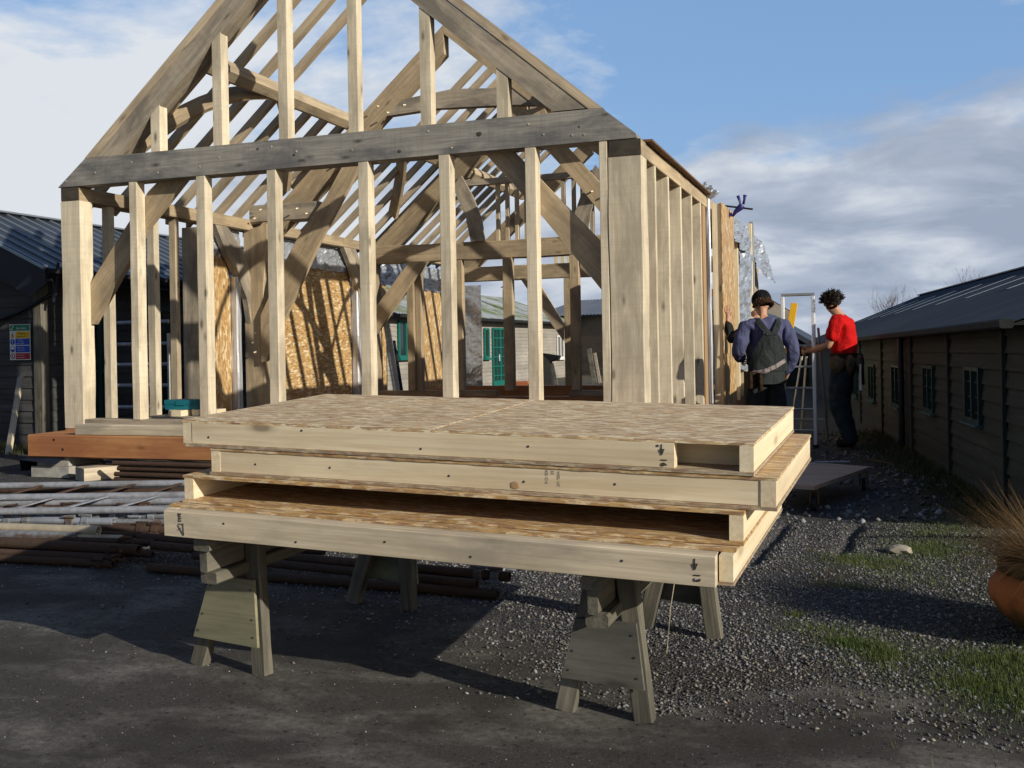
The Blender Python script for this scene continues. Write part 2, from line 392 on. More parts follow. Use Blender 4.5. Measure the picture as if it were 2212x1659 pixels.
# ================================================================== timber frame building
hs = empty('timber_frame_building', (-5.34, 9.224, 0), 'open oak timber frame building under construction on an orange base beam', 'timber frame')
XL, XR, YF = -8.707, -1.96, 9.224
zl = lambda X: 3.19+.87*(X+8.72)
zr = lambda X: 3.2+.855*(-1.96-X)
AX, AZ = -5.363, 6.11
def XZ(pts, Y): return [Vector((p[0], Y, p[1])) for p in pts]
def pan(name, pts, y0, y1, mat, axis, parent=hs):
    return MB().prism(XZ(pts, y0), (0, y1-y0, 0)).build(name, mat, parent, (axis[0], 0, axis[1]), (0, 1, 0))
def crumple(name, c00, c10, c11, c01, nu, nv, amp, mat, parent, fr=6, th=0.0, nrm=None):
    c00, c10, c11, c01 = map(Vector, (c00, c10, c11, c01)); n = (c10-c00).cross(c01-c00).normalized() if nrm is None else Vector(nrm)
    sd = Vector((random.random()*30, 0, 0)); vs = []; fs = []
    for j in range(nv+1):
        for i in range(nu+1):
            u, v = i/nu, j/nv; p = (c00.lerp(c10, u)).lerp(c01.lerp(c11, u), v)
            k = mnoise.noise(p*fr+sd)+.6*mnoise.noise(p*fr*2.7+sd)+.35*mnoise.noise(p*fr*6+sd)
            vs.append(p+n*amp*k+Vector((0, 0, amp*.6*mnoise.noise(p*fr*1.5-sd))) * (1 if j in (0, nv) else .2))
    w = nu+1
    fs = [(j*w+i, j*w+i+1, (j+1)*w+i+1, (j+1)*w+i) for j in range(nv) for i in range(nu)]
    o = MB().add(vs, fs).build(name, mat, parent, None)
    if th:
        md = o.modifiers.new('s', 'SOLIDIFY'); md.thickness = th
    return o
# base beams
abox('floor_beam', -8.45, -1.80, 8.43, 9.18, .214, .45, 'fir_orange', hs, .012)
abox('floor_beam', -8.66, -8.36, 9.19, 20.6, .214, .447, 'fir_orange', hs)
abox('floor_beam', -2.30, -1.92, 9.19, 20.6, .214, .447, 'fir_orange', hs)
abox('floor_beam', -8.35, -2.31, 16.0, 16.3, .214, .447, 'fir_orange', hs)
abox('floor_beam', -8.35, -2.31, 20.3, 20.6, .214, .447, 'fir_orange', hs)
mb = MB()
for (x, z) in ((-8.10, .40), (-7.985, .30)): mb.tube((x, 8.428, z), (x, 8.4275, z), .014, n=12)
mb.build('bolt_hole', 'rubber', hs)
# front frame
abox('post', XL, -8.43, YF, YF+.20, .452, 3.038, 'oak_fresh', hs, .008, .05)
abox('post', -2.283, -1.962, YF, YF+.24, .452, 3.038, 'oak_post', hs, .008, .05)
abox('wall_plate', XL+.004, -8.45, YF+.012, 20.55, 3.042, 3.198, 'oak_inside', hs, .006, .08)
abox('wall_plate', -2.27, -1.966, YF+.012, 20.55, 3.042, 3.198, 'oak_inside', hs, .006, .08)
abox('plate_end', XL+.006, -8.452, YF+.004, YF+.0115, 3.046, 3.194, 'end_grain', hs, .002)
abox('plate_end', -2.268, -1.968, YF+.004, YF+.0115, 3.046, 3.194, 'end_grain', hs, .002)
pan('tie_beam', [(-8.735, 3.202), (-2.0, 3.202), (-2.012, 3.245), (-2.33, 3.508), (-8.345, 3.506)], YF-.004, YF+.215, 'oak_grey', (1, 0))
for x in (-8.62, -8.2, -7.7, -7.35, -6.8, -6.55, -5.9, -5.6, -4.95, -4.1, -3.85, -3.05, -2.9, -2.62, -2.5):
    zz = 3.25+.2*random.random(); MB().tube((x, YF-.003, zz), (x, YF-.009, zz), .0095, n=10).build('peg', 'pine_grey', hs)
mb = MB()
for x, z, r in ((-3.56, 3.37, .030), (-5.63, 3.33, .020), (-6.07, 3.43, .018), (-2.55, 3.35, .012), (-4.42, 3.27, .022)): mb.blob((x, YF-.004, z), (r, .0035, r*.8), 2, .3)
mb.build('knot', 'end_grain', hs)
def raf_pts(side, top, thick, x_end=AX, foot=0):
    if side < 0: a, b, f = (-8.74+foot, AX, zl)
    else: a, b, f = (-1.98-foot, AX, zr)
    return [(a, f(a)-top), (b, f(b)-top), (b, f(b)-top-thick), (a+(-side)*thick*.0, f(a)-top-thick)]
# front principal rafters, housed on the tie beam
def clip_low(pts, zmin, side):
    return pts
LT = lambda X, d: (X, zl(X)-d)
RT = lambda X, d: (X, zr(X)-d)
pan('principal_rafter', [LT(-8.215, .115), LT(AX, .115), LT(AX, .405), LT(-7.888, .405)], YF+.006, YF+.20, 'oak_rafter', (1, .87))
pan('principal_rafter', [RT(-2.47, .115), RT(AX+.001, .115), RT(AX+.001, .405), RT(-2.81, .405)], YF+.006, YF+.20, 'oak_rafter', (-1, .855))
pan('rafter', [LT(-8.352, 0.0), LT(AX, 0.0), LT(AX, .112), LT(-8.222, .112)], YF-.001, YF+.10, 'rafter_wood', (1, .87))
pan('rafter', [RT(-2.32, 0.0), RT(AX+.001, 0.0), RT(AX+.001, .112), RT(-2.455, .112)], YF-.001, YF+.10, 'rafter_wood', (-1, .855))
# studs under the tie beam
for (a, b) in ((-7.749, -7.646), (-6.862, -6.746), (-5.975, -5.862), (-4.893, -4.777), (-3.996, -3.880), (-3.098, -2.988)):
    abox('stud', a, b, YF+.002, YF+.138, .556, 3.20, 'oak_fresh', hs, .005, .07)
abox('stud', -2.365, -2.288, YF+.004, YF+.10, .556, 3.20, 'oak_fresh', hs, .004)
# studs above the tie beam, cut to the slope
for (a, b) in ((-7.435, -7.318), (-6.622, -6.511), (-5.807, -5.699)):
    pan('stud', [(a, 3.508), (b, 3.508), (b, zl(b)-.395), (a, zl(a)-.395)], YF-.002, YF+.130, 'oak_fresh', (0, 1))
for (a, b) in ((-4.993, -4.885), (-4.185, -4.071), (-3.376, -3.260)):
    pan('stud', [(a, 3.508), (b, 3.508), (b, zr(b)-.408), (a, zr(a)-.408)], YF+.012, YF+.130, 'oak_fresh', (0, 1))
# braces of the front frame
pan('brace', [(-8.445, 1.633), (-8.39, 1.633), (-7.632, 2.684), (-7.086, 3.21), (-7.46, 3.21), (-7.604, 3.10), (-8.43, 2.105)], YF+.142, YF+.212, 'oak_inside', (1, 1.15))
pan('brace', [(-2.285, 1.69), (-2.285, 2.15), (-2.962, 2.878), (-3.267, 3.21), (-3.56, 3.21), (-2.976, 2.55), (-2.323, 1.72)], YF+.142, YF+.212, 'oak_inside', (-1, 1.1))
abox('sole_plate', -8.425, -2.29, YF+.012, YF+.19, .452, .554, 'oak_rafter', hs, .006, .06)
# left side wall, first bay
abox('stud', -8.60, -8.50, 9.76, 9.86, .45, 3.04, 'oak_fresh', hs, .004, .06)
abox('stud', -8.60, -8.49, 10.55, 10.65, .45, 3.04, 'oak_fresh', hs, .004, .06)
abox('stud', -8.60, -8.50, 10.98, 11.06, .45, 3.04, 'rafter_wood', hs, .004)
abox('stud', -8.63, -8.28, 11.28, 11.40, .45, 2.95, 'oak_rafter', hs, .005, .05)
abox('wall_panel', -8.62, -8.58, 11.72, 12.28, .45, 2.68, 'osb_wall', hs, .001)
abox('insulation_edge', -8.60, -8.47, 12.285, 12.40, .45, 2.35, 'insulation', hs, .02, .3)
crumple('foil_sheet', (-8.57, 11.70, 2.60), (-8.57, 12.55, 2.60), (-8.6, 12.55, 3.03), (-8.6, 11.70, 3.03), 22, 12, .035, 'foil', hs)
# frame B
def frame(Yc, knee=True):
    y0, y1 = Yc, Yc+.20
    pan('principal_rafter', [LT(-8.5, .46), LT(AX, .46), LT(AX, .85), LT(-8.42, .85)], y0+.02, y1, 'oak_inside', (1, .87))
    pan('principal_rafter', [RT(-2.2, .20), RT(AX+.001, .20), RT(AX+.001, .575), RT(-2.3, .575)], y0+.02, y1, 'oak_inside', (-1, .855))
frame(12.6)
pan('post', [(-8.56, .45), (-8.25, .45), (-8.25, 2.2), (-8.17, 2.9), (-8.17, 3.12), (-8.56, 3.035)], 12.6, 12.84, 'oak_inside', (0, 1))
pan('post', [(-2.27, .45), (-1.97, .45), (-1.97, 3.035), (-2.38, 3.10), (-2.38, 2.9), (-2.27, 2.2)], 12.88, 13.12, 'warm_post', (0, 1))
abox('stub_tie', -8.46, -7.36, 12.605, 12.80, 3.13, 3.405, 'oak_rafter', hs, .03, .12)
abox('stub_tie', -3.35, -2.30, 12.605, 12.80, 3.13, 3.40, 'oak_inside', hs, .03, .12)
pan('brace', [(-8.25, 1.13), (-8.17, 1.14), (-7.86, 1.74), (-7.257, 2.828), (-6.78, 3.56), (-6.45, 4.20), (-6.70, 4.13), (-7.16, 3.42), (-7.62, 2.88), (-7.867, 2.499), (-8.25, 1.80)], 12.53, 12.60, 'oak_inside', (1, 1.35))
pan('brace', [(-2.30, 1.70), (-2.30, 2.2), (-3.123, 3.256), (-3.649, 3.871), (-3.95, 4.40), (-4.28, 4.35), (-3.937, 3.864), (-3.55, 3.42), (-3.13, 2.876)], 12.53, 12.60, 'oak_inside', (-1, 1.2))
pan('collar', [(-6.45, 4.44), (-6.27, 4.50), (-5.48, 4.535), (-4.40, 4.48), (-4.10, 4.45), (-4.0, 4.62), (-4.6, 4.72), (-5.24, 4.776), (-6.06, 4.70), (-6.32, 4.62)], 12.63, 12.75, 'oak_rafter', (1, 0))
for x, z in ((-8.3, 3.2), (-8.2, 3.32), (-7.6, 3.3), (-7.45, 3.22), (-6.85, 3.95), (-6.3, 4.62), (-6.15, 4.52), (-5.9, 4.6), (-3.3, 3.25), (-3.15, 3.18), (-8.33, 1.55), (-8.36, 1.42), (-8.33, 1.28)):
    MB().tube((x, 12.525, z), (x-.02, 12.49, z-.012), .012, n=8).build('peg', 'pine', hs)
# wall braces in the left side wall (curved)
def YZp(name, pts, x0, x1, mat, axis):
    return MB().prism([Vector((x0, p[0], p[1])) for p in pts], (x1-x0, 0, 0)).build(name, mat, hs, (0, axis[0], axis[1]), (1, 0, 0))
YZp('brace', [(11.787, 3.04), (12.061, 3.04), (12.36, 2.80), (12.52, 2.60), (12.62, 2.338), (12.61, 1.65), (12.509, 2.041), (12.27, 2.40), (12.049, 2.636)], -8.54, -8.455, 'oak_rafter', (1, -1.3))
YZp('brace', [(15.389, 3.04), (15.815, 3.04), (16.04, 2.75), (16.10, 2.30), (16.08, 1.75), (15.90, 2.3), (15.62, 2.75)], -8.54, -8.455, 'oak_rafter', (1, -1.3))
# second bay, left wall
abox('wall_panel', -8.64, -8.60, 12.86, 15.86, .45, 2.80, 'osb_wall', hs, .001)
crumple('foil_sheet', (-8.58, 12.9, 2.62), (-8.58, 15.9, 2.62), (-8.6, 15.9, 3.03), (-8.6, 12.9, 3.03), 60, 12, .03, 'foil', hs)
abox('insulation_edge', -8.62, -8.47, 15.88, 16.02, .45, 2.6, 'insulation', hs, .02, .3)
# frame C
frame(16.1)
abox('post', -8.52, -8.24, 16.1, 16.34, .45, 3.035, 'oak_inside', hs, .01, .08)
abox('tie_beam', -8.45, -2.05, 16.105, 16.30, 2.785, 3.09, 'oak_inside', hs, .012, .08)
abox('post', -2.27, -1.97, 16.1, 16.34, .45, 3.035, 'oak_inside', hs, .01, .08)
pan('brace', [(-8.23, 1.545), (-8.20, 1.545), (-7.178, 2.79), (-7.531, 2.79), (-8.23, 1.98)], 16.02, 16.10, 'oak_inside', (1, 1.2))
for (a, b, y) in ((-7.60, -7.475, 16.04), (-7.47, -7.366, 16.11), (-6.71, -6.585, 16.11), (-5.83, -5.664, 16.08), (-4.663, -4.513, 16.11)):
    abox('stud', a, b, y, y+.13, .55, 2.787, 'oak_inside', hs, .005, .06)
abox('sole_plate', -8.2, -6.0, 16.11, 16.28, .45, .548, 'oak_inside', hs, .006)
abox('sole_plate', -4.70, -2.0, 16.11, 16.28, .45, .548, 'oak_rafter', hs, .006)
pan('brace', [(-6.70, 4.05), (-6.535, 4.22), (-6.33, 3.85), (-6.18, 3.45), (-6.13, 3.085), (-6.383, 3.085), (-6.46, 3.5)], 16.04, 16.10, 'oak_rafter', (.4, -1))
pan('brace', [(-4.02, 4.05), (-4.18, 4.22), (-4.39, 3.85), (-4.54, 3.45), (-4.59, 3.085), (-4.337, 3.085), (-4.26, 3.5)], 16.04, 16.10, 'oak_rafter', (-.4, -1))
abox('collar', -6.55, -3.75, 16.12, 16.22, 4.05, 4.155, 'oak_rafter', hs, .005)
for x in (-5.96, -5.79, -5.62, -5.45, -5.28, -4.80, -4.62, -4.47, -4.31, -4.14):
    abox('stud', x, x+.058, 16.16, 16.24, 3.092, 4.05, 'rafter_wood', hs, .002)
# third bay
abox('wall_panel', -8.64, -8.60, 16.36, 17.25, .45, 2.72, 'osb_wall', hs, .001)
abox('wall_panel', -8.64, -8.60, 18.75, 19.85, .45, 2.60, 'osb_wall', hs, .001)
abox('insulation_edge', -8.62, -8.50, 19.86, 20.0, .45, 2.6, 'insulation', hs, .02, .3)
crumple('foil_sheet', (-8.58, 16.36, 2.5), (-8.58, 19.9, 2.45), (-8.6, 19.9, 2.95), (-8.6, 16.36, 2.95), 60, 12, .04, 'foil', hs)
frame(20.3)
crumple('foil_sheet', (-8.28, 20.32, .45), (-7.86, 20.32, .45), (-7.86, 20.3, 2.62), (-8.28, 20.3, 2.62), 12, 40, .02, 'foil', hs, 4)
abox('tie_beam', -8.45, -2.05, 20.32, 20.5, 2.70, 3.01, 'oak_inside', hs, .012, .06)
abox('post', -6.02, -5.84, 20.33, 20.5, .45, 2.70, 'oak_inside', hs, .008, .06)
pan('brace', [(-6.95, 2.72), (-6.6, 2.72), (-6.02, 1.75), (-6.02, 1.38)], 20.25, 20.32, 'rafter_wood', (1, -1.3))
abox('ledger', -4.9, -2.3, 20.36, 20.46, 2.22, 2.36, 'fir_orange', hs)
for i in range(7): abox('joist', -6.3+i*.145, -6.21+i*.145, 20.6, 20.64, 2.98, 3.28, 'pine_fresh', hs, .002)
# common rafters, both slopes
for yy in (9.70, 10.16, 10.68, 11.17, 11.60, 12.02, 12.46, 12.93, 13.40, 13.87, 14.34, 14.83, 15.30, 15.80, 16.36, 16.82, 17.28, 17.74, 18.20, 18.66, 19.12, 19.58, 20.04):
    top = AX if (yy < 11.3 or yy > 14.6) else -7.0     # trimmed at the purlin for the roof opening
    pan('rafter', [LT(-8.80, 0), LT(top, 0), LT(top, .125), LT(-8.80, .125)], yy, yy+.085, 'rafter_wood', (1, .87))
    if yy > 9.8:
        top = AX+.001 if yy > 14.6 else -3.75
        pan('rafter', [RT(-2.12, .02), RT(top, .02), RT(top, .125), RT(-2.12, .125)], yy, yy+.085, 'rafter_wood', (-1, .855))
# purlins
for sx, X in ((1, -6.91), (-1, -3.82)):
    up = (-.87*sx, 0, 1)
    zc = (zl(X) if sx > 0 else zr(X))-.255
    pbeam('purlin', (X, 9.44, zc), (X, 20.4, zc), .20, .20, 'rafter_wood', hs, up, .045, .04)
    # curved wind braces in the roof slope
    for (ya, yb) in ((12.6, 11.1), (16.1, 14.6), (9.50, 10.75), (12.85, 14.3)):
        xf = X-sx*.95; zf = (zl(xf) if sx > 0 else zr(xf))-.30
        pbeam('wind_brace', (xf, ya, zf), (X-sx*.06, yb, zc-.04), .07, .20, 'oak_inside', hs, up, .004, 0, Vector((sx*.05, .05 if yb < ya else -.05, .16)))
# right side wall
for y in (9.85, 10.54, 11.28, 12.0, 12.68):
    abox('stud', -2.13, -1.965, y, y+.062, .45, 3.04, 'oak_fresh', hs, .003, .03)
pan('eaves_board', [(-2.33, 3.202), (-1.90, 3.202), (-1.90, 3.222), (-2.33, 3.24)], YF+.22, 13.2, 'brown_board', (0, 1))
abox('insulation_edge', -1.985, -1.925, 13.20, 13.27, .42, 3.16, 'insulation', hs, .02, .35)
# fan of foil above the joint
mb = MB()
for i in range(13):
    a = -.95+i*.15+random.random()*.08; L = .20+.09*random.random(); b = Vector((-1.955, 13.22+.02*random.random(), 3.12))
    d = Vector((math.sin(a)*.75, .35*math.sin(i*2.1), math.cos(a)*.9)); n = Vector((math.cos(a), .5, -math.sin(a)))*.028
    mb.add([b, b+d*L*.6-n, b+d*L-n*.4+Vector((0, .02, 0)), b+d*L*1.02+n, b+d*L*.55+n], [(0, 1, 2, 3, 4)])
mb.build('foil_sheet', 'foil', hs)
# insulated panel leaning on the outside of the wall
abox('wall_panel', -1.915, -1.80, 13.30, 14.50, .42, 3.10, 'pine', hs, .002)
abox('wall_panel', -1.796, -1.785, 13.28, 14.52, .40, 3.11, 'osb_wall', hs, .001)
# recess, posts and hanging foil further back
abox('wall_panel', -2.05, -2.0, 14.55, 19.9, .42, 2.95, 'oak_inside', hs)
for y in (14.9, 15.55, 16.4, 17.3): abox('stud', -2.0, -1.86, y, y+.07, .42, 2.95, 'pine', hs, .003)
abox('stud', -1.84, -1.77, 16.95, 17.03, .42, 3.26, 'galvanised', hs, .003)
abox('stud', -1.85, -1.79, 16.86, 16.94, .42, 3.22, 'pine_fresh', hs, .003)
crumple('foil_sheet', (-1.84, 14.5, 2.84), (-1.78, 16.9, 2.60), (-1.84, 16.8, 3.16), (-1.87, 14.5, 3.14), 30, 18, .055, 'foil', hs, 3.2)
crumple('foil_sheet', (-1.90, 15.7, .9), (-1.82, 16.85, .8), (-1.78, 16.85, 2.7), (-1.86, 15.7, 2.7), 18, 36, .05, 'foil', hs, 3)
crumple('foil_sheet', (-1.79, 17.05, 2.55), (-1.70, 19.9, 2.40), (-1.80, 19.2, 3.0), (-1.82, 17.05, 3.12), 34, 18, .07, 'foil', hs, 3)

# loose things round the frame
def loose(name, x0, x1, y0, y1, z0, z1, mat, label, cat, rz=0, group=None, c=.004):
    cx, cy = (x0+x1)/2, (y0+y1)/2; R = Matrix.Translation((cx, cy, 0)) @ Matrix.Rotation(rz, 4, 'Z')
    ax = 0 if x1-x0 > y1-y0 else 1
    hx, hy = (x1-x0)/2, (y1-y0)/2
    if ax == 0: p0, p1, w = R @ Vector((-hx, 0, (z0+z1)/2)), R @ Vector((hx, 0, (z0+z1)/2)), y1-y0
    else: p0, p1, w = R @ Vector((0, -hy, (z0+z1)/2)), R @ Vector((0, hy, (z0+z1)/2)), x1-x0
    o = MB().beam(p0, p1, w, z1-z0, None, c, max(1, int((p1-p0).length/.3)), .03).build(name, mat, None, p1-p0)
    return tag(o, label, cat, group)
loose('timber_baulk', -7.83, -5.6, 8.445, 8.66, .452, .558, 'pine_grey', 'weathered pale square timber lying on the orange base beam', 'timber', c=.006)
tb = empty('toolbox', (-7.58, 9.9, .628), 'teal plastic toolbox lying on wood offcuts inside the frame', 'toolbox')
M = Matrix.Translation((-7.585, 9.95, .628)) @ Matrix.Rotation(.12, 4, 'Z')
MB().box(-.205, .205, -.12, .12, 0, .065, M).box(-.212, .212, -.127, .127, .058, .070, M).build('body', 'teal_plastic', tb)
MB().box(-.212, .212, -.127, .127, .072, .112, M).box(-.06, .06, -.136, -.127, .05, .10, M).build('lid', 'teal_plastic', tb)
for i, (x, w, y, lab) in enumerate(((-7.66, .17, 9.72, 'pale sawn offcut left of the pair under the toolbox'), (-7.44, .08, 9.86, 'short pale offcut in the middle under the toolbox'), (-7.26, .12, 9.9, 'pale offcut at the right end under the toolbox'))):
    loose('wood_offcut', x, x+w, y, y+.20, .556, .624, 'pine_fresh', lab, 'offcut', .05*i, 'offcuts under the toolbox')
loose('floor_packer', -8.0, -7.1, 9.62, 10.3, .452, .553, 'oak_rafter', 'low packing board on the base beam behind the front sole plate', 'board')
# blocks under the corner
bl = empty('concrete_pad', (-8.15, 8.65, 0), 'concrete block pad draped with black plastic under the base beam corner', 'concrete pad')
MB().prism([(-8.43, 8.45, 0), (-7.93, 8.45, 0), (-7.93, 9.0, 0), (-8.43, 9.0, 0)], (0, 0, .115)).build('block', 'concrete', bl, (1, 0, 0))
MB().prism([(-8.38, 8.48, .118), (-7.96, 8.48, .118), (-7.96, 9.0, .118), (-8.38, 9.0, .118)], (0, 0, .093)).build('block', 'concrete', bl, (1, 0, 0))
MB().add([(-8.50, 8.36, .19), (-8.05, 8.40, .145), (-7.99, 8.47, .213), (-8.42, 8.46, .213), (-8.53, 9.0, .20), (-8.62, 8.5, .05), (-8.58, 8.9, .03)], [(0, 1, 2, 3), (0, 3, 4), (0, 5, 6, 4)]).build('damp_sheet', 'black_plastic', bl)
loose('cut_block', -7.66, -7.41, 8.25, 8.62, 0, .135, 'pine_grey', 'short weathered timber block on the gravel under the base beam', 'timber block', -.5, c=.008)
# clamp on top of the panel
cl = empty('bar_clamp', (-1.70, 14.0, 3.1), 'dark blue bar clamp gripping the top of the outer wall panel', 'clamp')
MB().beam((-1.90, 14.0, 3.165), (-1.465, 14.0, 3.085), .012, .025).build('bar', 'steel_dark', cl, (1, 0, -.2))
MB().path([(-1.735, 14.0, 3.0), (-1.70, 14.0, 3.06), (-1.63, 14.0, 3.12), (-1.60, 14.0, 3.15)], [.012, .028, .045, .040], 8).path([(-1.63, 14.0, 3.15), (-1.635, 14.0, 3.20), (-1.66, 14.0, 3.28)], [.018, .015, .022], 8).path([(-1.59, 14.0, 3.16), (-1.575, 14.0, 3.22), (-1.565, 14.0, 3.285)], [.018, .016, .026], 8).build('handle', 'clamp_blue', cl, smooth=True)
MB().beam((-1.78, 14.0, 3.03), (-1.74, 14.0, 3.03), .03, .05).build('jaw', 'clamp_blue', cl, (1, 0, 0))
# ================================================================== stack of insulated wall panels
def Rm(yaw, pi, ro):
    return Matrix.Rotation(yaw, 4, 'Z') @ Matrix.Rotation(pi, 4, 'X') @ Matrix.Rotation(ro, 4, 'Y')
def panel_root(z, label):
    M = Matrix.Translation((-2.6, 3.4, z)) @ Rm(-.048, .047, .022)
    o = bpy.data.objects.new('wall_panel', None); COL.objects.link(o); o.empty_display_size = .1; o.matrix_world = M; reg(o, M)
    return tag(o, label, 'wall panel', 'wall panels stacked on the sawhorses'), M
def pb(name, M, x0, x1, y0, y1, z0, z1, mat, root, c=.0015, nx=1, rough=0, parent=None):
    """box in panel coordinates"""
    d = [x1-x0, y1-y0, z1-z0]; k = d.index(max(d)); mid = [(x0+x1)/2, (y0+y1)/2, (z0+z1)/2]
    p0, p1 = list(mid), list(mid); p0[k] = (x0, y0)[k] if k < 2 else z0; p1[k] = (x1, y1)[k] if k < 2 else z1
    p0, p1 = M @ Vector(p0), M @ Vector(p1)
    up = (M.to_3x3() @ Vector((0, 0, 1)))
    w, h = (d[1], d[2]) if k == 0 else (d[0], d[2])
    return MB().beam(p0, p1, w, h, up, c, max(1, int((p1-p0).length/.2)) if rough else 1, rough).build(name, mat, parent or root, p1-p0, up)
def osb_board(name, M, x0, x1, y0, y1, z0, z1, mat, root):
    """thin board with slightly ragged edges; grain frame kept along the length"""
    n = int((x1-x0)/.04); top = []; vs = []
    for i in range(n+1):
        x = x0+(x1-x0)*i/n
        ja = .0025*mnoise.noise(Vector((x*23, y0*9, z0*50))); jb = .0025*mnoise.noise(Vector((x*23, y1*9, z0*50+5)))
        sag = .0015*mnoise.noise(Vector((x*5, 1, z0*20)))
        vs += [M @ Vector((x, y0+ja, z0)), M @ Vector((x, y1+jb, z0)), M @ Vector((x, y1+jb, z1+sag)), M @ Vector((x, y0+ja*.6, z1+sag))]
    fs = [(0, 1, 2, 3)[::-1], tuple(4*n+q for q in range(4))]
    for i in range(n):
        for q in range(4):
            r = (q+1) % 4; fs.append((4*i+q, 4*i+r, 4*i+4+r, 4*i+4+q))
    return MB().add(vs, fs).build(name, mat, root, M.to_3x3() @ Vector((1, 0, 0)), M.to_3x3() @ Vector((0, 0, 1)))
def nails(M, pts, root, r=.0042):
    mb = MB()
    for x, y, z in pts: mb.tube(M @ Vector((x, y+.0005, z)), M @ Vector((x, y-.0016, z)), r, n=10)
    mb.build('nail', 'nail', root)
def edge(M, x0, x1, y, z0, z1, root):
    """pale cut edge strip of a board, 2 mm proud of the board"""
    return pb('board_edge', M, x0, x1, y-.002, y-.0005, z0+.0008, z1-.0012, 'osb_edge', root, .0004)
T = .107; t = .011
# panel 1 (top)
r1, M1 = panel_root(.918, 'topmost wall panel of the stack, with the arrow and 16 written by the open corner')
osb_board('top_board', M1, -.03, 1.089, .02, 1.08, T-t, T, 'osb_weathered', r1)
osb_board('top_board', M1, 1.092, 2.245, .02, 1.08, T-t, T-.0008, 'osb_weathered', r1)
osb_board('bottom_board', M1, -.01, 2.245, .012, 1.08, 0, t, 'osb_edge', r1)
pb('end_timber', M1, -.028, .017, .022, 1.075, t+.0005, T-t-.0005, 'pine', r1)
pb('edge_timber', M1, .018, 1.985, .020, .064, t+.0005, T-t-.0005, 'pine', r1, rough=.02)
pb('inner_timber', M1, 1.60, 2.195, .135, .18, t+.0005, T-t-.0005, 'pine_fresh', r1)
pb('end_timber', M1, 2.198, 2.243, .021, 1.075, t+.0005, T-t-.0005, 'pine_fresh', r1)
nails(M1, [(.10, .020, .040), (.54, .020, .083), (1.05, .020, .035), (1.47, .020, .062), (1.93, .020, .084)], r1)
# panel 2
r2, M2 = panel_root(.810, 'second wall panel from the top, set back at the left end, with a closed timber edge')
osb_board('top_board', M2, .108, 2.315, .02, 1.05, T-t, T-.001, 'osb_gold', r2)
osb_board('bottom_board', M2, .108, 2.315, .012, 1.05, 0, t, 'osb_edge', r2)
pb('end_timber', M2, .110, .152, .022, 1.045, t+.0005, T-t-.0005, 'pine', r2)
pb('edge_timber', M2, .153, 2.262, .024, .068, t+.0005, T-t-.0005, 'pine', r2, rough=.02)
pb('end_timber', M2, 2.263, 2.311, .021, 1.045, t+.0005, T-t-.0005, 'pine', r2)
nails(M2, [(.32, .024, .05), (.66, .024, .054), (1.16, .024, .050), (1.45, .024, .045), (1.78, .024, .055)], r2)
# panel 3
r3, M3 = panel_root(.702, 'third wall panel from the top, open along the front like a deep slot')
osb_board('top_board', M3, 0, 2.215, -.018, 1.05, T-t, T-.001, 'osb_gold', r3)
osb_board('bottom_board', M3, .005, 2.215, -.03, 1.05, 0, t, 'osb_gold', r3)
pb('end_timber', M3, .006, .050, -.016, 1.045, t+.0005, T-t-.0005, 'pine', r3)
pb('end_timber', M3, 2.168, 2.213, -.016, 1.045, t+.0005, T-t-.0005, 'pine_fresh', r3)
pb('inner_timber', M3, .051, 2.167, .42, .464, t+.0005, T-t-.0005, 'rafter_wood', r3)
# panel 4
r4, M4 = panel_root(.594, 'lowest wall panel, with a loose front batten marked with arrows, 2/13 and 13')
osb_board('top_board', M4, -.028, 2.196, -.065, 1.05, T-t, T-.001, 'osb_gold', r4)
osb_board('bottom_board', M4, -.02, 2.196, -.105, 1.05, 0, t-.001, 'osb_edge', r4)
pb('inner_timber', M4, .03, 2.14, -.10, -.058, t, T-t-.001, 'pine_grey', r4)
pb('end_timber', M4, -.02, .026, -.10, 1.045, t, T-t-.001, 'pine', r4)
pb('end_timber', M4, 2.150, 2.194, -.104, 1.045, t, T-t-.001, 'pine_fresh', r4)
pb('edge_timber', M4, .018, 2.146, -.150, -.107, .002, .100, 'pine_grey', r4, c=.002, rough=.015)
nails(M4, [(.30, -.150, .07), (.62, -.150, .025), (.99, -.150, .055), (1.32, -.150, .03), (1.85, -.150, .062)], r4)
# handwriting
def writing(root, M, x, z, y, txt, size, arrow=True, flip=False):
    mb = MB(); w = .0016
    def seg(a, b):
        A, B = M @ Vector((a[0], y, a[1])), M @ Vector((b[0], y, b[1])); mb.beam(A, B, .0012, .0026, M.to_3x3() @ Vector((0, -1, 0)), .0003)
    # arrow pointing down the board
    s = 1
    seg((x, z), (x-.001, z-.034)); seg((x-.008, z-.018), (x, z-.036)); seg((x+.008, z-.016), (x, z-.036)); seg((x-.008, z-.018), (x+.008, z-.016))
    T_ = M @ Matrix.Translation((x-.004, y, z-.045)) @ Matrix.Rotation(math.pi/2, 4, 'X') @ Matrix.Rotation(-math.pi/2, 4, 'Z')
    text_mesh(mb, txt, T_, size, .0006)
    mb.build('written_mark', 'ink', root)
writing(r1, M1, 1.945, .090, .0185, '16', .030)
writing(r4, M4, 2.085, .090, -.1515, '13', .030)
mb = MB()
for a, b in (((.083, .094), (.083, .070)), ((.083, .070), (.095, .078)), ((.075, .05), (.10, .012)), ((.10, .058), (.102, .01)), ((.078, .055), (.098, .052)), ((.09, .04), (.072, .028))):
    mb.beam(M4 @ Vector((a[0]+.01, -.1515, a[1])), M4 @ Vector((b[0]+.01, -.1515, b[1])), .0012, .0026, M4.to_3x3() @ Vector((0, -1, 0)), .0003)
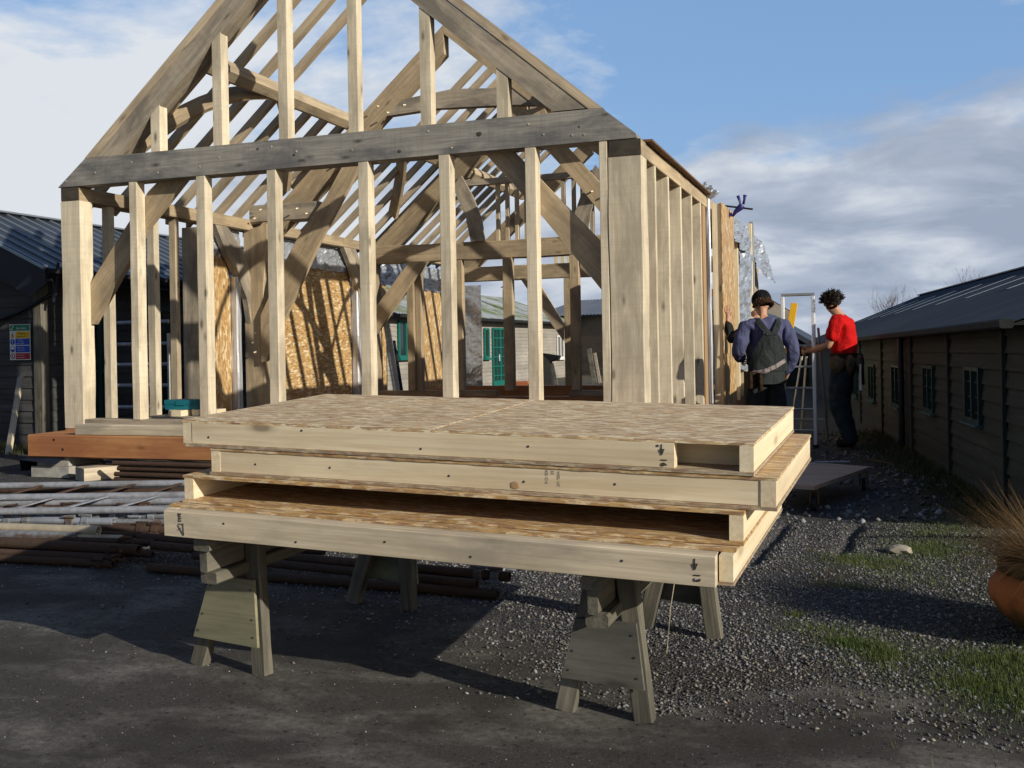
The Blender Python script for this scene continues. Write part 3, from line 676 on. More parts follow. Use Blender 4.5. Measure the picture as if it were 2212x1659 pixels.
text_mesh(mb, '2/13', M4 @ Matrix.Translation((.088, -.1515, .097)) @ Matrix.Rotation(math.pi/2, 4, 'X') @ Matrix.Rotation(-math.pi/2, 4, 'Z'), .02, .0006)
mb.build('written_mark', 'ink', r4)
# faint stamp on panel 2
mb = MB()
for k, s_ in enumerate(('KD C16', '33', 'WGL UC')):
    text_mesh(mb, s_, M2 @ Matrix.Translation((1.53+k*.022, .0232, .090)) @ Matrix.Rotation(math.pi/2, 4, 'X') @ Matrix.Rotation(-math.pi/2, 4, 'Z'), .014, .0002)
mb.build('stamp', 'oak_grey', r2)
mb = MB(); Mx = M2.to_3x3(); mb.blob((0, 0, 0), (.018, .002, .014), 2, .3); mb.v = [M2 @ (v+Vector((1.415, .0235, .030))) for v in mb.v]; mb.build('knot', 'warm_post', r2)

# ================================================================== sawhorses
def sawhorse(lab, fL, fR, bL, bR, ztop, mats, y_over=.20, sh=0.0):
    fL, fR, bL, bR = map(Vector, (fL, fR, bL, bR)); fc, bc = (fL+fR)/2, (bL+bR)/2; ax = (bc-fc).normalized(); sd = Vector((ax.y, -ax.x, 0))
    root = empty('sawhorse', ((fc+bc)/2).to_tuple(), lab, 'sawhorse', 'sawhorses carrying the wall panels')
    zt = lambda p: ztop+(p-fc).dot(ax)*math.tan(.047)
    a = fc-ax*y_over; b = bc+ax*y_over
    up = Vector((0, 0, 1))
    def bar(name, zoff, w, h, ex=0, ox=0, m_=mats[0]):
        p0 = Vector((a.x, a.y, zt(a)-zoff))+ax*ex+sd*(ox+sh); p1 = Vector((b.x, b.y, zt(b)-zoff))-ax*ex+sd*(ox+sh)
        MB().beam(p0, p1, w, h, up, .006, 6, .08).build(name, m_, root, p1-p0)
    bar('top_rail', .0225, .078, .045); bar('web', .0225+.0225+.043, .036, .086, .012, -.002); bar('bottom_rail', .045+.086+.0225, .078, .045, .03, .006)
    for (L, R, c) in ((fL, fR, fc), (bL, bR, bc)):
        for p, s_ in ((L, -1), (R, 1)):
            top = Vector((c.x, c.y, zt(c)-.05))+sd*(s_*.055+sh)
            foot = Vector((p.x, p.y, 0)); 
            d = (foot-top).normalized()
            MB().beam(top, foot, .050, .072, sd*1.0+Vector((0, 0, .0)), .005, 5, .12).build('leg', mats[0], root, foot-top)
        # gusset board on the outer side
        n = -ax if c is fc else ax
        zc0, zc1 = zt(c)-.20, .13
        wt = .078; q = (0.0-zc1)/(zt(c)-.05)
        def at(z, s_, p): top = Vector((c.x, c.y, zt(c)-.05))+sd*(s_*.055+sh); f_ = (top.z-z)/top.z; g = top.lerp(Vector((p.x, p.y, 0)), f_); return g+sd*s_*.028+n*.040
        MB().prism([at(zc1, -1, L), at(zc1-.01, 1, R), at(zc0, 1, R), at(zc0, -1, L)], n*.014).build('gusset', mats[1], root, sd)
        mb = MB()
        for s_, p in ((-1, L), (1, R)):
            for z in (zc1+.03, zc1+.10, zc0-.04): g = at(z, s_, p)-sd*s_*.018+n*.0145; mb.tube(g, g+n*.002, .004, n=8)
        mb.build('nail', 'nail', root)
    return root, ax, sd, fc, bc
s1, ax, sd, fc, bc = sawhorse('left sawhorse with a greenish plywood gusset under the panel stack', (-2.655, 3.54, 0), (-2.325, 3.50, 0), (-2.52, 4.62, 0), (-2.18, 4.57, 0), .588, ('trestle_wood', 'ply_green'), .24, .085)
s2, ax, sd, fc, bc = sawhorse('right sawhorse with a dark grey plywood gusset under the panel stack', (-1.045, 3.47, 0), (-.755, 3.44, 0), (-.995, 4.58, 0), (-.665, 4.49, 0), .545, ('trestle_wood', 'ply_grey'), .22, .035)
p0 = Vector((fc.x, fc.y, .40))+ax*.05+sd*.03; p1 = Vector((bc.x, bc.y, .52))-ax*.35+sd*.10
pbeam('diagonal_strut', p0, p1, .022, .05, 'pine_grey', s2)
MB().path([Vector((fc.x, fc.y, .44))+ax*.42+sd*.16, Vector((fc.x, fc.y, .3))+ax*.40+sd*.14, Vector((fc.x, fc.y, .12))+ax*.38+sd*.125], .0018, 6).build('string', 'cream_tube', s2)

# ================================================================== scaffold steel
def pole(p0, p1, r, mat, label, group, hollow=.78, clips=(), clipmat='rust_galv'):
    p0, p1 = Vector(p0), Vector(p1)
    if clips:
        root = empty('scaffold_tube', ((p0+p1)/2).to_tuple(), label, 'scaffold tube', group)
        MB().tube(p0, p1, r, n=14, hollow=hollow).build('tube', mat, root, p1-p0, smooth=False)
        d = (p1-p0).normalized(); F_ = frame_from(d); y, z = F_.col[1].to_3d(), F_.col[2].to_3d()
        for k, f_ in enumerate(clips):
            c = p0.lerp(p1, f_); mb = MB(); a0 = 1.2+1.3*random.random()
            mb.tube(c-d*.022, c+d*.022, r*1.32, n=12)
            for q in (0, 1):
                a = a0+q*1.9+random.random()*.4; e = y*math.cos(a)+z*math.sin(a)
                mb.beam(c-d*.02+e*r*1.3, c-d*.02+e*r*2.0, .014, .020, d); mb.beam(c+d*.02+e*r*1.25, c+d*.02+e*r*1.9, .012, .018, d)
                mb.tube(c-d*.045+e*r*1.7, c+d*.045+e*r*1.7, .008, n=6)
            mb.tube(c-d*.03+z*r*1.0, c+d*.03+z*r*1.0, r*.6, n=8)
            mb.build('coupler', clipmat, root, d)
        return root
    o = MB().tube(p0, p1, r, n=14, hollow=hollow).build('scaffold_tube', mat, None, p1-p0)
    return tag(o, label, 'scaffold tube', group)
G1 = 'galvanised tubes on the scaffold pile'; G2 = 'rusty tubes low in the scaffold pile'; G3 = 'tubes stacked under the base beam'
def ladder_beam(a0, a1, b0, b1, mat, rmat, label, n=9, lab2='lattice ladder'):
    a0, a1, b0, b1 = map(Vector, (a0, a1, b0, b1)); root = empty('ladder_beam', ((a0+b1)/2).to_tuple(), label, lab2, 'ladder beams lying on the pile')
    for p, q in ((a0, a1), (b0, b1)): MB().tube(p, q, .024, n=14, hollow=.8).build('rail', mat, root, q-p)
    for i in range(n):
        f0 = (i+.35)/n; p = a0.lerp(a1, f0+.035); q = b0.lerp(b1, f0-.03); MB().beam(p, q, .035, .010, UP, .002).build('rung', rmat, root, q-p)
# rails run from beyond the left edge to under the panels
ladder_beam((-7.6, 5.57, .30), (-3.2, 7.02, .30), (-7.3, 5.08, .245), (-3.0, 6.45, .255), 'galv_white', 'rust', 'far ladder beam with white rail and brown rungs, highest on the pile', 13)
ladder_beam((-7.4, 4.98, .30), (-3.3, 6.42, .285), (-7.2, 4.72, .25), (-3.1, 6.02, .255), 'galv_white', 'galv_white', 'near ladder beam with pale grey rungs on the pile', 12)
def tu(xa, ya, xb, yb, za, zb, *a, **k):
    return pole(onZ(xa, ya, za), onZ(xb, yb, zb), *a, **k)
tu(-120, 1058, 420, 1062, .235, .24, .024, 'rust', 'brown tube between the rails of the far ladder beam', G2)
tu(-160, 1096, 440, 1100, .22, .215, .024, 'rust', 'brown tube lined with rusty couplers behind the grey coupled tubes', G2, clips=(.33, .42, .52, .55, .72, .79), clipmat='rust')
tu(-160, 1106, 218, 1113, .215, .21, .026, 'rust_galv', 'grey tube with upright couplers ending in a round flange', G1, clips=(.42, .55, .68, .86, .93), clipmat='galvanised')
tu(160, 1111, 358, 1114, .205, .205, .026, 'rust_galv', 'short grey coupled tube ending beside the lowest panel', G1, clips=(.18, .45, .70, .86), clipmat='galvanised')
tu(-160, 1120, 245, 1127, .185, .18, .026, 'galvanised', 'pale grey tube with couplers, nearest of the coupled tubes', G1, clips=(.45, .55, .78, .86), clipmat='rust_galv')
tu(-160, 1134, 213, 1146, .165, .165, .030, 'cream_tube', 'thick cream tube with an open end facing right', G1)
tu(-160, 1150, 168, 1158, .135, .135, .026, 'rust_galv', 'blue grey open ended tube just under the cream tube', G1)
tu(120, 1160, 265, 1163, .125, .12, .022, 'cream_tube', 'short cream tube end showing below the thick cream tube', G1)
tu(-160, 1164, 300, 1188, .105, .10, .032, 'rust_dark', 'thick dark tube along the front of the pile', G2)
tu(200, 1142, 372, 1146, .14, .14, .028, 'rust', 'rusty brown tube ending behind the corner of the lowest panel', G2, clips=(.62, .8), clipmat='rust')
tu(-160, 1186, 262, 1206, .06, .055, .024, 'rust', 'low rusty tube second from the front at left', G2)
tu(-160, 1198, 245, 1218, .03, .028, .024, 'rust_dark', 'lowest dark rusty tube lying on the asphalt at left', G2, clips=(.93,), clipmat='rust')
tu(330, 1178, 1100, 1246, .10, .10, .027, 'rust', 'rusty tube behind the left sawhorse ending by blue couplers', G2, clips=(.93, .97), clipmat='rust_galv')
tu(420, 1200, 1030, 1262, .07, .07, .024, 'rust', 'middle rusty tube passing behind the left sawhorse', G2)
tu(322, 1226, 1075, 1284, .028, .028, .026, 'rust_dark', 'lowest grey brown tube lying behind the left sawhorse', G2)
tu(300, 1160, 700, 1190, .13, .12, .026, 'rust', 'rusty tube lying highest behind the left sawhorse', G2)
for k, (xx, yy_) in enumerate(((272, 1192), (245, 1212), (1040, 1245), (1085, 1232))):
    p = onZ(xx, yy_, .05); mb = MB()
    mb.path([p+Vector((math.cos(a)*.055, .02*math.sin(a*2), .05+math.sin(a)*.042)) for a in [i*.55 for i in range(10)]], .011, 6).beam(p+Vector((-.04, 0, .02)), p+Vector((.07, .03, .0)), .02, .012)
    mb.tube(p+Vector((.0, -.03, .03)), p+Vector((.0, .05, .03)), .009, n=6)
    tag(mb.build('loose_coupler', ('rust', 'rust', 'rust_galv', 'galvanised')[k]), ('bent rusty clip on the pile just left of the lowest panel', 'rusty clip at the foot of the pile, nearer than the other', 'greyish coupler under the panels at the tube ends', 'bluish coupler at the far right tube end under the panels')[k], 'coupler', 'loose couplers')
for k, (xe, ye, yl, z, r_) in enumerate(((300, 1156, 1140, .13, .020), (335, 1172, 1158, .11, .021), (210, 1192, 1172, .075, .021), (330, 1198, 1178, .05, .020), (395, 1128, 1124, .17, .021), (300, 1137, 1130, .15, .020))):
    tu(-160, yl, xe, ye, z, z, r_, ('rust_dark', 'rust', 'rust', 'rust_dark', 'rust_galv', 'rust')[k], ('thin dark tube wedged in the middle of the pile', 'thin rusty tube reaching furthest right in the pile, low down', 'thin rusty tube tucked under the thick dark tube', 'thin dark tube just above the ground reaching under the panels', 'slim grey tube behind the rusty coupled one', 'thin rusty tube between the cream tube and the coupled tubes')[k], G2)
for k in range(7):
    z = .035+(k % 4)*.055; y = 8.25+(.06 if k > 3 else 0)-.02*(k % 2)
    pole((-7.16+.45*(k > 5)+.02*(k % 3), y, z+.02*(k > 3)), (-4.9, y-.03, z+.02*(k > 3)), .024, 'rust', 'brown tube in the stack under the orange base beam', G3)

# ================================================================== step ladder, level, dolly
ld = empty('step_ladder', (-.80, 12.9, 0), 'silver aluminium step ladder standing between the two workers', 'ladder')
sl = lambda x, z: Vector((x, 12.86+.06*z/1.85, z))
MB().beam(sl(-.646, .03), sl(-.652, 1.84), .045, .065, (0, -1, 0), .008).build('stile', 'aluminium', ld, (0, 0, 1))
MB().beam(sl(-1.02, .03), sl(-1.012, 1.84), .045, .065, (0, -1, 0), .008).build('stile', 'aluminium', ld, (0, 0, 1))
MB().beam(sl(-1.03, 1.865), sl(-.635, 1.865), .05, .035, UP, .012).build('top_bar', 'alu_dull', ld, (1, 0, 0))
for z in (.20, .46, .72, .98, 1.24): MB().beam(sl(-1.0, z), sl(-.665, z), .05, .022, UP, .004).build('rung', 'alu_dull', ld, (1, 0, 0))
for x0_, x1_ in ((-.60, -.52), (-1.04, -1.06)): MB().beam((x0_, 12.98, 1.45), (x1_, 13.35, .03), .03, .045, (0, -1, 0), .006).build('rear_leg', 'alu_dull', ld, (0, 0, 1))
MB().beam((-1.05, 13.27, .30), (-.54, 13.27, .30), .03, .03, UP, .004).build('rear_bar', 'alu_dull', ld, (1, 0, 0))
for x in (-.646, -1.02): MB().box(x-.03, x+.03, 12.83, 12.90, 0, .035).build('rubber_foot', 'rubber', ld)
p1 = onY(1716, 655, 13.6); p0 = Vector((onY(1665, 900, 13.3).x, 13.3, 0.0))
tag(MB().beam(p0, p1, .085, .025, (0, -1, 0), .004).build('spirit_level', 'yellow_paint', None, p1-p0), 'yellow level standing behind the top of the ladder', 'level')
for k, (xa, xb) in enumerate(((1762, 1716), (1772, 1735))):
    a = onY(xa-30, 770, 15.5); b = onY(xb, 870, 15.4); b = a.lerp(b, a.z/(a.z-b.z)) if a.z > b.z else b; tag(MB().beam(a, b, .035, .02).build('metal_rail', 'alu_dull', None, b-a), ('slim grey rail leaning behind the ladder, left one', 'slim grey rail leaning behind the ladder, right one')[k], 'rail', 'rails leaning behind the ladder')
dl = empty('dolly', (-.42, 8.7, 0), 'low plywood dolly on castors beside the panels on the gravel', 'dolly')
cs = [onZ(1758, 1050, .20), onZ(1880, 1008, .20), onZ(1752, 998, .20), onZ(1640, 1042, .20)]
MB().prism([c-Vector((0, 0, .03)) for c in cs], (0, 0, .03)).build('platform', 'dolly_ply', dl, (1, 0, 0))
ctr = sum(cs, Vector())/4
for c in cs:
    q = c.lerp(ctr, .13)
    w_ = MB(); w_.tube((q.x-.016, q.y, .055), (q.x+.016, q.y, .055), .055, n=18); wo = w_.build('wheel', 'rubber', dl)
    MB().beam((q.x-.03, q.y, .05), (q.x-.03, q.y, .169), .012, .045).beam((q.x+.03, q.y, .05), (q.x+.03, q.y, .169), .012, .045).box(q.x-.035, q.x+.035, q.y-.03, q.y+.03, .155, .169).build('castor_fork', 'brown_board', dl)
p = onZ(1800, 1000, .204); tag(MB().beam(p+Vector((-.16, .0, .006)), p+Vector((.14, .07, .006)), .03, .012, UP).build('metal_strip', 'galvanised', None, (1, 0, 0)), 'short shiny strip lying across the far edge of the dolly', 'metal strip')
p = onZ(1885, 1012, .0); tag(MB().beam(p+Vector((-.05, .1, .08)), p+Vector((.30, .12, .015)), .11, .012, UP).build('scrap_board', 'brown_board', None, (1, 0, 0)), 'thin dark board propped on the gravel right of the dolly', 'board')
p0 = onZ(18, 982, 0); p1 = onY(45, 812, 11.2)
tag(MB().beam(p0, p1, .115, .035, (0, -1, 0), .004, 6, .05).build('leaning_plank', 'pine_grey', None, p1-p0), 'pale plank leaning on the dark barn wall under the safety sign', 'plank')

# ================================================================== terracotta pot with tall dry grass
PC = Vector((.80, 4.93, 0))
pt = empty('plant_pot', PC.to_tuple(), 'round mossy terracotta pot at the right edge with tall dry grass', 'plant pot')
MB().lathe([(.0, .0), (.17, .0), (.19, .012), (.285, .09), (.325, .16), (.325, .21), (.29, .262), (.26, .272), (.25, .27), (.245, .24), (0, .235)], PC, 56).build('body', 'terracotta', pt, org=PC+Vector((0, 0, .28)), smooth=True)
MB().lathe([(.255, .272), (.282, .274), (.288, .282), (.288, .318), (.28, .326), (.25, .326), (.245, .30), (.245, .27)], PC, 56).build('rim', 'terracotta', pt, org=PC+Vector((0, 0, .60)), smooth=True)
def blades(name, n, fn, mat, label, cat, kind=None, group=None, parent=None):
    V = np.zeros((n*8, 3), np.float32); Fc = []
    for i in range(n):
        p, d, L, w, droop = fn(i); side = np.array([-d[1], d[0], 0.0]); nn = np.linalg.norm(side)
        side = side/nn if nn > 1e-6 else np.array([1., 0, 0]); a = rng.random()*6.28
        side = side*math.cos(a*.3)+np.array([0, 0, .3])*math.sin(a)
        for k in range(4):
            t_ = k/3.; q = p+d*L*t_+np.array([0, 0, -1.0])*droop*t_*t_; ww = w*(1-t_*.85)
            V[i*8+2*k] = q-side*ww; V[i*8+2*k+1] = q+side*ww
    idx = np.arange(n)*8
    quads = np.concatenate([np.stack([idx+2*k, idx+2*k+1, idx+2*k+3, idx+2*k+2], 1) for k in range(3)])
    me = bpy.data.meshes.new(name); me.vertices.add(len(V)); me.vertices.foreach_set('co', V.ravel())
    me.loops.add(quads.size); me.loops.foreach_set('vertex_index', quads.ravel().astype(np.int32)); me.polygons.add(len(quads)); me.polygons.foreach_set('loop_start', np.arange(len(quads), dtype=np.int32)*4)
    me.update(calc_edges=True); me.validate()
    o = link_mesh(me, name, mat, parent)
    return tag(o, label, cat, group, kind)
def fpot(i):
    a = rng.random()*6.283; r = .16*math.sqrt(rng.random()); lean = .3+1.3*rng.random()**.8
    d = np.array([math.cos(a)*lean, math.sin(a)*lean, 1.0]); d /= np.linalg.norm(d); L = .22+.36*rng.random()**1.3
    return np.array([PC.x+math.cos(a)*r, PC.y+math.sin(a)*r, .26]), d, L, .0010+.0009*rng.random(), L*(.1+.6*rng.random())
gp = empty('tussock_grass', (PC.x, PC.y, .26), 'brown drooping tussock of grass growing out of the terracotta pot', 'ornamental grass')
blades('leaf_tuft', 8000, fpot, 'grass_dry', None, None, parent=gp)
# ================================================================== ground
GB = [(-60, 5.6), (-5.6, 5.33), (-4.39, 5.2), (-3.27, 5.0), (-1.9, 4.7), (-1.6, 4.35), (-1.03, 3.88), (-.73, 3.72), (-.31, 3.80), (.17, 4.0), (.6, 3.95), (60, 3.9)]
def gline(x):
    for (a, b), (c, d) in zip(GB, GB[1:]):
        if a <= x <= c: return b+(d-b)*(x-a)/(c-a)
    return 4
def gz(x, y):
    """gentle relief of the gravel yard; the asphalt is flat"""
    k = max(0., min(1., (y-gline(x)-.1)/.8))
    z = k*(.018*mnoise.noise(Vector((x*1.3, y*1.3, 0)))+.010*mnoise.noise(Vector((x*4, y*4, 5))))
    if x > -3: # rut
        rx = -.62+.02*(y-6); 
        for cx, y0_, y1_ in ((-.60-.06*(7.3-y), 5.9, 7.6), (-.12-.10*(7.3-y), 6.3, 7.6)):
            if y0_ < y < y1_: z -= .05*math.exp(-((x-cx)/.045)**2)*min(1, (y-y0_)*4, (y1_-y)*4)
    if y > 7: z += min(.05, max(0, x+.3)*.06)
    return z
me = bpy.data.meshes.new('ground'); 
xs = np.concatenate([[-600, -200, -60, -25, -14], np.arange(-9, -5, .25), np.arange(-5, 1.6, .05), np.arange(1.7, 4, .4), [8, 30, 120, 600]])
ys = np.concatenate([[-40, -10, 0, 1.5], np.arange(2.2, 9, .05), np.arange(9, 16, .25), [18, 22, 28, 40, 80, 200, 900]])
vs = [(float(x), float(y), gz(x, y) if (-9 < x < 4 and 2 < y < 16) else 0.0) for y in ys for x in xs]; w = len(xs)
fs = [(j*w+i, j*w+i+1, (j+1)*w+i+1, (j+1)*w+i) for j in range(len(ys)-1) for i in range(w-1)]
me.from_pydata(vs, [], fs); me.update()
s = NT('ground_mix')
obj_c = s.tc.outputs['Object']; X, Y, _ = s.sep(obj_c)
v0 = s.vec((1, 1, 1), rnd=False)
# asphalt / gravel border follows a noisy line in the yard
fc_ = s.n.new('ShaderNodeFloatCurve'); cv = fc_.mapping.curves[0]; fc_.mapping.extend = 'HORIZONTAL'
pts = [((x+6)/8, (y-3)/4) for x, y in GB[1:-1]]
cv.points[0].location = pts[0]; cv.points[1].location = pts[-1]
for p in pts[1:-1]: cv.points.new(*p)
for p in cv.points: p.handle_type = 'VECTOR'
fc_.mapping.update()
s.link(s.math('MULTIPLY', s.math('ADD', X, 6.), .125), fc_.inputs['Value'])
border = s.math('ADD', s.math('MULTIPLY', fc_.outputs[0], 4.), 3.)
nb = s.noise(v0, 2.2, 5, .7)
d_ = s.math('ADD', s.math('SUBTRACT', Y, border), s.math('MULTIPLY', s.math('SUBTRACT', nb, .5), 1.3))
gm = s.ramp(s.math('ADD', d_, .5), [(.36, 0.), (.62, 1.)])
# asphalt
an = s.noise(v0, 330, 2, .7); ab = s.noise(v0, 1.1, 5, .62, .4); av = s.voro(v0, 170, out='Color')
asp = s.mix(s.ramp(an, [(.3, 0.), (.75, 1.)]), (.028, .026, .024), (.10, .092, .082))
asp = s.mix(s.ramp(s.sep(av)[0], [(.95, 0.), (.97, .4)]), asp, (.22, .20, .17))
asp = s.mix(s.ramp(s.sep(av)[1], [(.05, .7), (.10, 0.)]), asp, (.012, .012, .012))
dust = s.noise(s.vec((1.0, 1.6, 1), rnd=False), 1.5, 8, .72, .25)
grn = s.noise(v0, 34, 5, .75); asp = s.mix(s.math('MULTIPLY', s.ramp(dust, [(.47, 0.), (.66, 1.)]), s.ramp(grn, [(.34, .15), (.64, 1.)])), asp, (.24, .225, .20))
crk = s.voro(s.vec((1, 1, 1), rnd=False), 70, out='Color'); asp = s.mix(s.ramp(s.sep(crk)[0], [(.97, 0.), (.985, .7)]), asp, (.018, .016, .015))
damp = s.noise(s.vec((.9, 1.3, 1), rnd=False, loc=(3, 8, 0)), 1.0, 4, .6)
asp = s.mix(s.ramp(damp, [(.52, 0.), (.66, .7)]), asp, (.030, .026, .020))
# gravel bed below the loose stones
gv = s.voro(v0, 95, out='Color'); gd = s.voro(v0, 95); gv2 = s.voro(v0, 150, out='Color')
gc = s.ramp(s.sep(gv)[0], [(0., (.055, .055, .06)), (.35, (.10, .10, .105)), (.6, (.065, .062, .06)), (.85, (.16, .155, .15)), (1., (.24, .235, .225))])
gc = s.mix(s.ramp(gd, [(.35, 0.), (.7, 1.)]), gc, (.02, .018, .016))
soil = s.noise(s.vec((1, 1, 1), rnd=False, loc=(5, 2, 0)), 1.6, 5, .65)
gc = s.mix(s.ramp(soil, [(.52, 0.), (.64, .7)]), gc, (.055, .042, .028))
moss = s.noise(s.vec((1, 1, 1), rnd=False, loc=(1, 7, 0)), 2.6, 4, .6)
edgeg = s.ramp(s.math('ADD', s.math('MULTIPLY', X, .8), s.math('MULTIPLY', moss, .9)), [(.35, 0.), (.85, .55)])
gc = s.mix(edgeg, gc, (.035, .045, .015))
far_ = s.ramp(s.math('MULTIPLY', Y, .02), [(.26, 0.), (.5, .6)]); gc = s.mix(far_, gc, (.16, .14, .11))
col = s.mix(gm, asp, gc)
hgt = s.mix(gm, s.math('MULTIPLY', an, .25), s.math('SUBTRACT', 1.0, gd))
s.done(col, .82, bump=hgt, bs=.7, bd=.012, spec=.25)
tag(link_mesh(me, 'ground', 'ground_mix'), 'dark asphalt yard running into grey gravel', None, None, 'structure')
# loose gravel: low stones in one object
def scatter(name, n, fn, smin, smax, label, gray):
    base = np.array([(1, 0, 0), (-1, 0, 0), (0, 1, 0), (0, -1, 0), (0, 0, 1), (0, 0, -.6)], float)
    faces = np.array([(0, 2, 4), (2, 1, 4), (1, 3, 4), (3, 0, 4), (2, 0, 5), (1, 2, 5), (3, 1, 5), (0, 3, 5)])
    V = []; C_ = []; cnt = 0
    while cnt < n:
        p = fn()
        if p is None: continue
        sc = smin+(smax-smin)*rng.random()**2.4; a = rng.random()*6.28; ca, sa = math.cos(a), math.sin(a)
        b = base*np.array([sc*(.7+.7*rng.random()), sc*(.7+.5*rng.random()), sc*(.4+.5*rng.random())])*(1+.35*(rng.random((6, 1))-.5))
        x = b[:, 0]*ca-b[:, 1]*sa; y = b[:, 0]*sa+b[:, 1]*ca; tx, ty = (rng.random(2)-.5)*.9; z = b[:, 2]+x*tx+y*ty
        V.append(np.stack([x+p[0], y+p[1], z+gz(p[0], p[1])+sc*.25], 1))
        g = rng.choice(gray)*(.75+.5*rng.random()); w_ = rng.random(); C_.append((g, g*(.99 if w_ < .75 else .86), g*(1.02 if w_ < .75 else .68), 1)); cnt += 1
    V = np.concatenate(V).astype(np.float32); Fs = (faces[None]+(np.arange(n)*6)[:, None, None]).reshape(-1, 3).astype(np.int32)
    me = bpy.data.meshes.new(name); me.vertices.add(len(V)); me.vertices.foreach_set('co', V.ravel()); me.loops.add(Fs.size); me.loops.foreach_set('vertex_index', Fs.ravel())
    me.polygons.add(len(Fs)); me.polygons.foreach_set('loop_start', np.arange(len(Fs), dtype=np.int32)*3); me.update(calc_edges=True)
    ca_ = me.color_attributes.new('Col', 'FLOAT_COLOR', 'POINT'); ca_.data.foreach_set('color', np.repeat(np.array(C_, np.float32), 6, 0).ravel())
    return tag(link_mesh(me, name, 'pebble'), label, 'gravel', None, 'stuff')
def vis(x, y):
    a = x*CT+y*ST; b = -x*ST+y*CT; u = F*a/b; return -1180 < u < 1160
def f1():
    x = -6+7.6*rng.random(); y = 3.5+4.0*rng.random()**1.2
    if not vis(x, y): return None
    d = y-gline(x)+.55*mnoise.noise(Vector((x*2.0, y*2.0, 3)))
    k = 1/(1+math.exp(-d*4.5)); k *= .55+.45*(mnoise.noise(Vector((x*1.7, y*1.7, 9))) > -.15)
    return (x, y) if rng.random() < k else None
scatter('gravel', 62000, f1, .0032, .0115, 'loose grey gravel chippings spread over the yard', (.08, .10, .13, .16, .20, .29))
def f2():
    x = -6+7.6*rng.random(); y = 2.6+2.6*rng.random()
    return (x, y) if vis(x, y) and y < gline(x)+.2 and rng.random() < .5 else None
scatter('grit', 1500, f2, .0015, .0045, 'stray grit scattered on the asphalt', (.08, .14, .2, .34))
def f3():
    x = -2.6+3.2*rng.random(); y = 7.5+7.5*rng.random()
    return (x, y) if vis(x, y) and mnoise.noise(Vector((x*1.3, y*1.3, 4))) > -.2 else None
scatter('rubble', 2600, f3, .012, .035, 'coarse stones and leaves along the barn wall', (.10, .16, .2, .3))
for k, (px_, py_, r, lab) in enumerate(((3370*.576, 2060*.576, .075, 'flat brown stone beside the grass tuft on the gravel'), (3575*.576, 1955*.576, .035, 'small whitish stone near the barn wall grass'), (1100, 1208, .05, 'pale stone on the gravel behind the right sawhorse'), (3360*.576, 2205*.576, .0, ''))):
    if r: tag(MB().blob(onZ(px_, py_, r*.25), (r, r*.6, r*.42), 2, .35).build('stone', 'stone', smooth=False), lab, 'stone')
# grass
def patch(cx, cy, rx, ry):
    return lambda: (cx+rx*rng.normal(), cy+ry*rng.normal())
patches = [((-.02, 6.25, .17, .13), 5), ((.32, 6.75, .15, .16), 5), ((.45, 7.2, .15, .2), 3), ((-.10, 4.55, .07, .05), 2), ((.02, 4.42, .05, .09), 2.4), ((-.22, 4.75, .14, .06), 1), ((.50, 4.10, .17, .16), 8), ((.62, 4.45, .12, .14), 6), ((.40, 4.45, .10, .07), 2), ((.33, 4.12, .07, .05), 1.5), ((.75, 3.95, .16, .2), 5), ((-.15, 5.6, .16, .05), .8), ((-.35, 4.98, .03, .03), .3), ((.2, 5.85, .2, .1), 1)]
wts = np.array([p[1] for p in patches], float); wts /= wts.sum()
def fg(i):
    (cx, cy, rx, ry), _ = patches[rng.choice(len(patches), p=wts)]
    sp = 1.0 if rng.random() < .8 else 2.6; x, y = cx+rx*rng.normal()*.9*sp, cy+ry*rng.normal()*.9*sp
    a = rng.random()*6.283; l_ = .5*rng.random(); d = np.array([math.cos(a)*l_, math.sin(a)*l_, 1.]); d /= np.linalg.norm(d); L = .010+.028*rng.random()
    return np.array([x, y, gz(x, y)]), d, L, .0011+.0009*rng.random(), L*.5*rng.random()
blades('grass', 42000, fg, 'grass', 'green grass tufts growing through the gravel', 'grass', 'stuff')
def fw(i):
    t_ = rng.random(); y = 7.3+7.5*t_; xw = .786-.1152*(y-8.78); x = xw-.02-abs(rng.normal())*(.17+.10*t_)
    a = rng.random()*6.283; l_ = .7*rng.random(); d = np.array([math.cos(a)*l_, math.sin(a)*l_, 1.]); d /= np.linalg.norm(d); L = .03+.12*rng.random()**1.5
    return np.array([x, y, gz(x, y)]), d, L, .0022+.0012*rng.random(), L*.6*rng.random()
blades('verge_grass', 15000, fw, 'grass_dull', 'dull shaded grass along the foot of the long barn', 'grass', 'stuff')
def fl(i):
    y = 10.2+1.2*rng.random(); x = -11.1-.9*rng.random()*1.0; x = -10.4-1.4*rng.random(); L = .04+.08*rng.random()
    return np.array([x, y, 0.]), np.array([.1*rng.normal(), .1*rng.normal(), 1.]), L, .004, .02
blades('barn_grass', 2500, fl, 'grass_dull', 'short grass by the leaning plank at the left barn', 'grass', 'stuff')

# ================================================================== long dark barn on the right
bd = Vector((-.1152, .9933, 0)); bn = Vector((.9933, .1152, 0)); B0 = Vector((.786, 8.782, 0))
def bw(al, off, z): return B0+bd*al+bn*off+Vector((0, 0, z))
def onW(x, y, off=0):
    r = ray(x, y); p = B0+bn*off; t_ = (p-CAM).dot(bn)/r.dot(bn); return (CAM+r*t_-B0).dot(bd), (CAM+r*t_).z
rb = empty('long_barn', bw(10, 0, 0).to_tuple(), 'long dark clapboard barn with a corrugated roof and pale skylights on the right', 'barn')
A0, A1 = -1.6, 24.6
ez0, ez1 = 1.44, 1.185
def ez(al): return ez0+(ez1-ez0)*(al-A0)/(A1-A0)
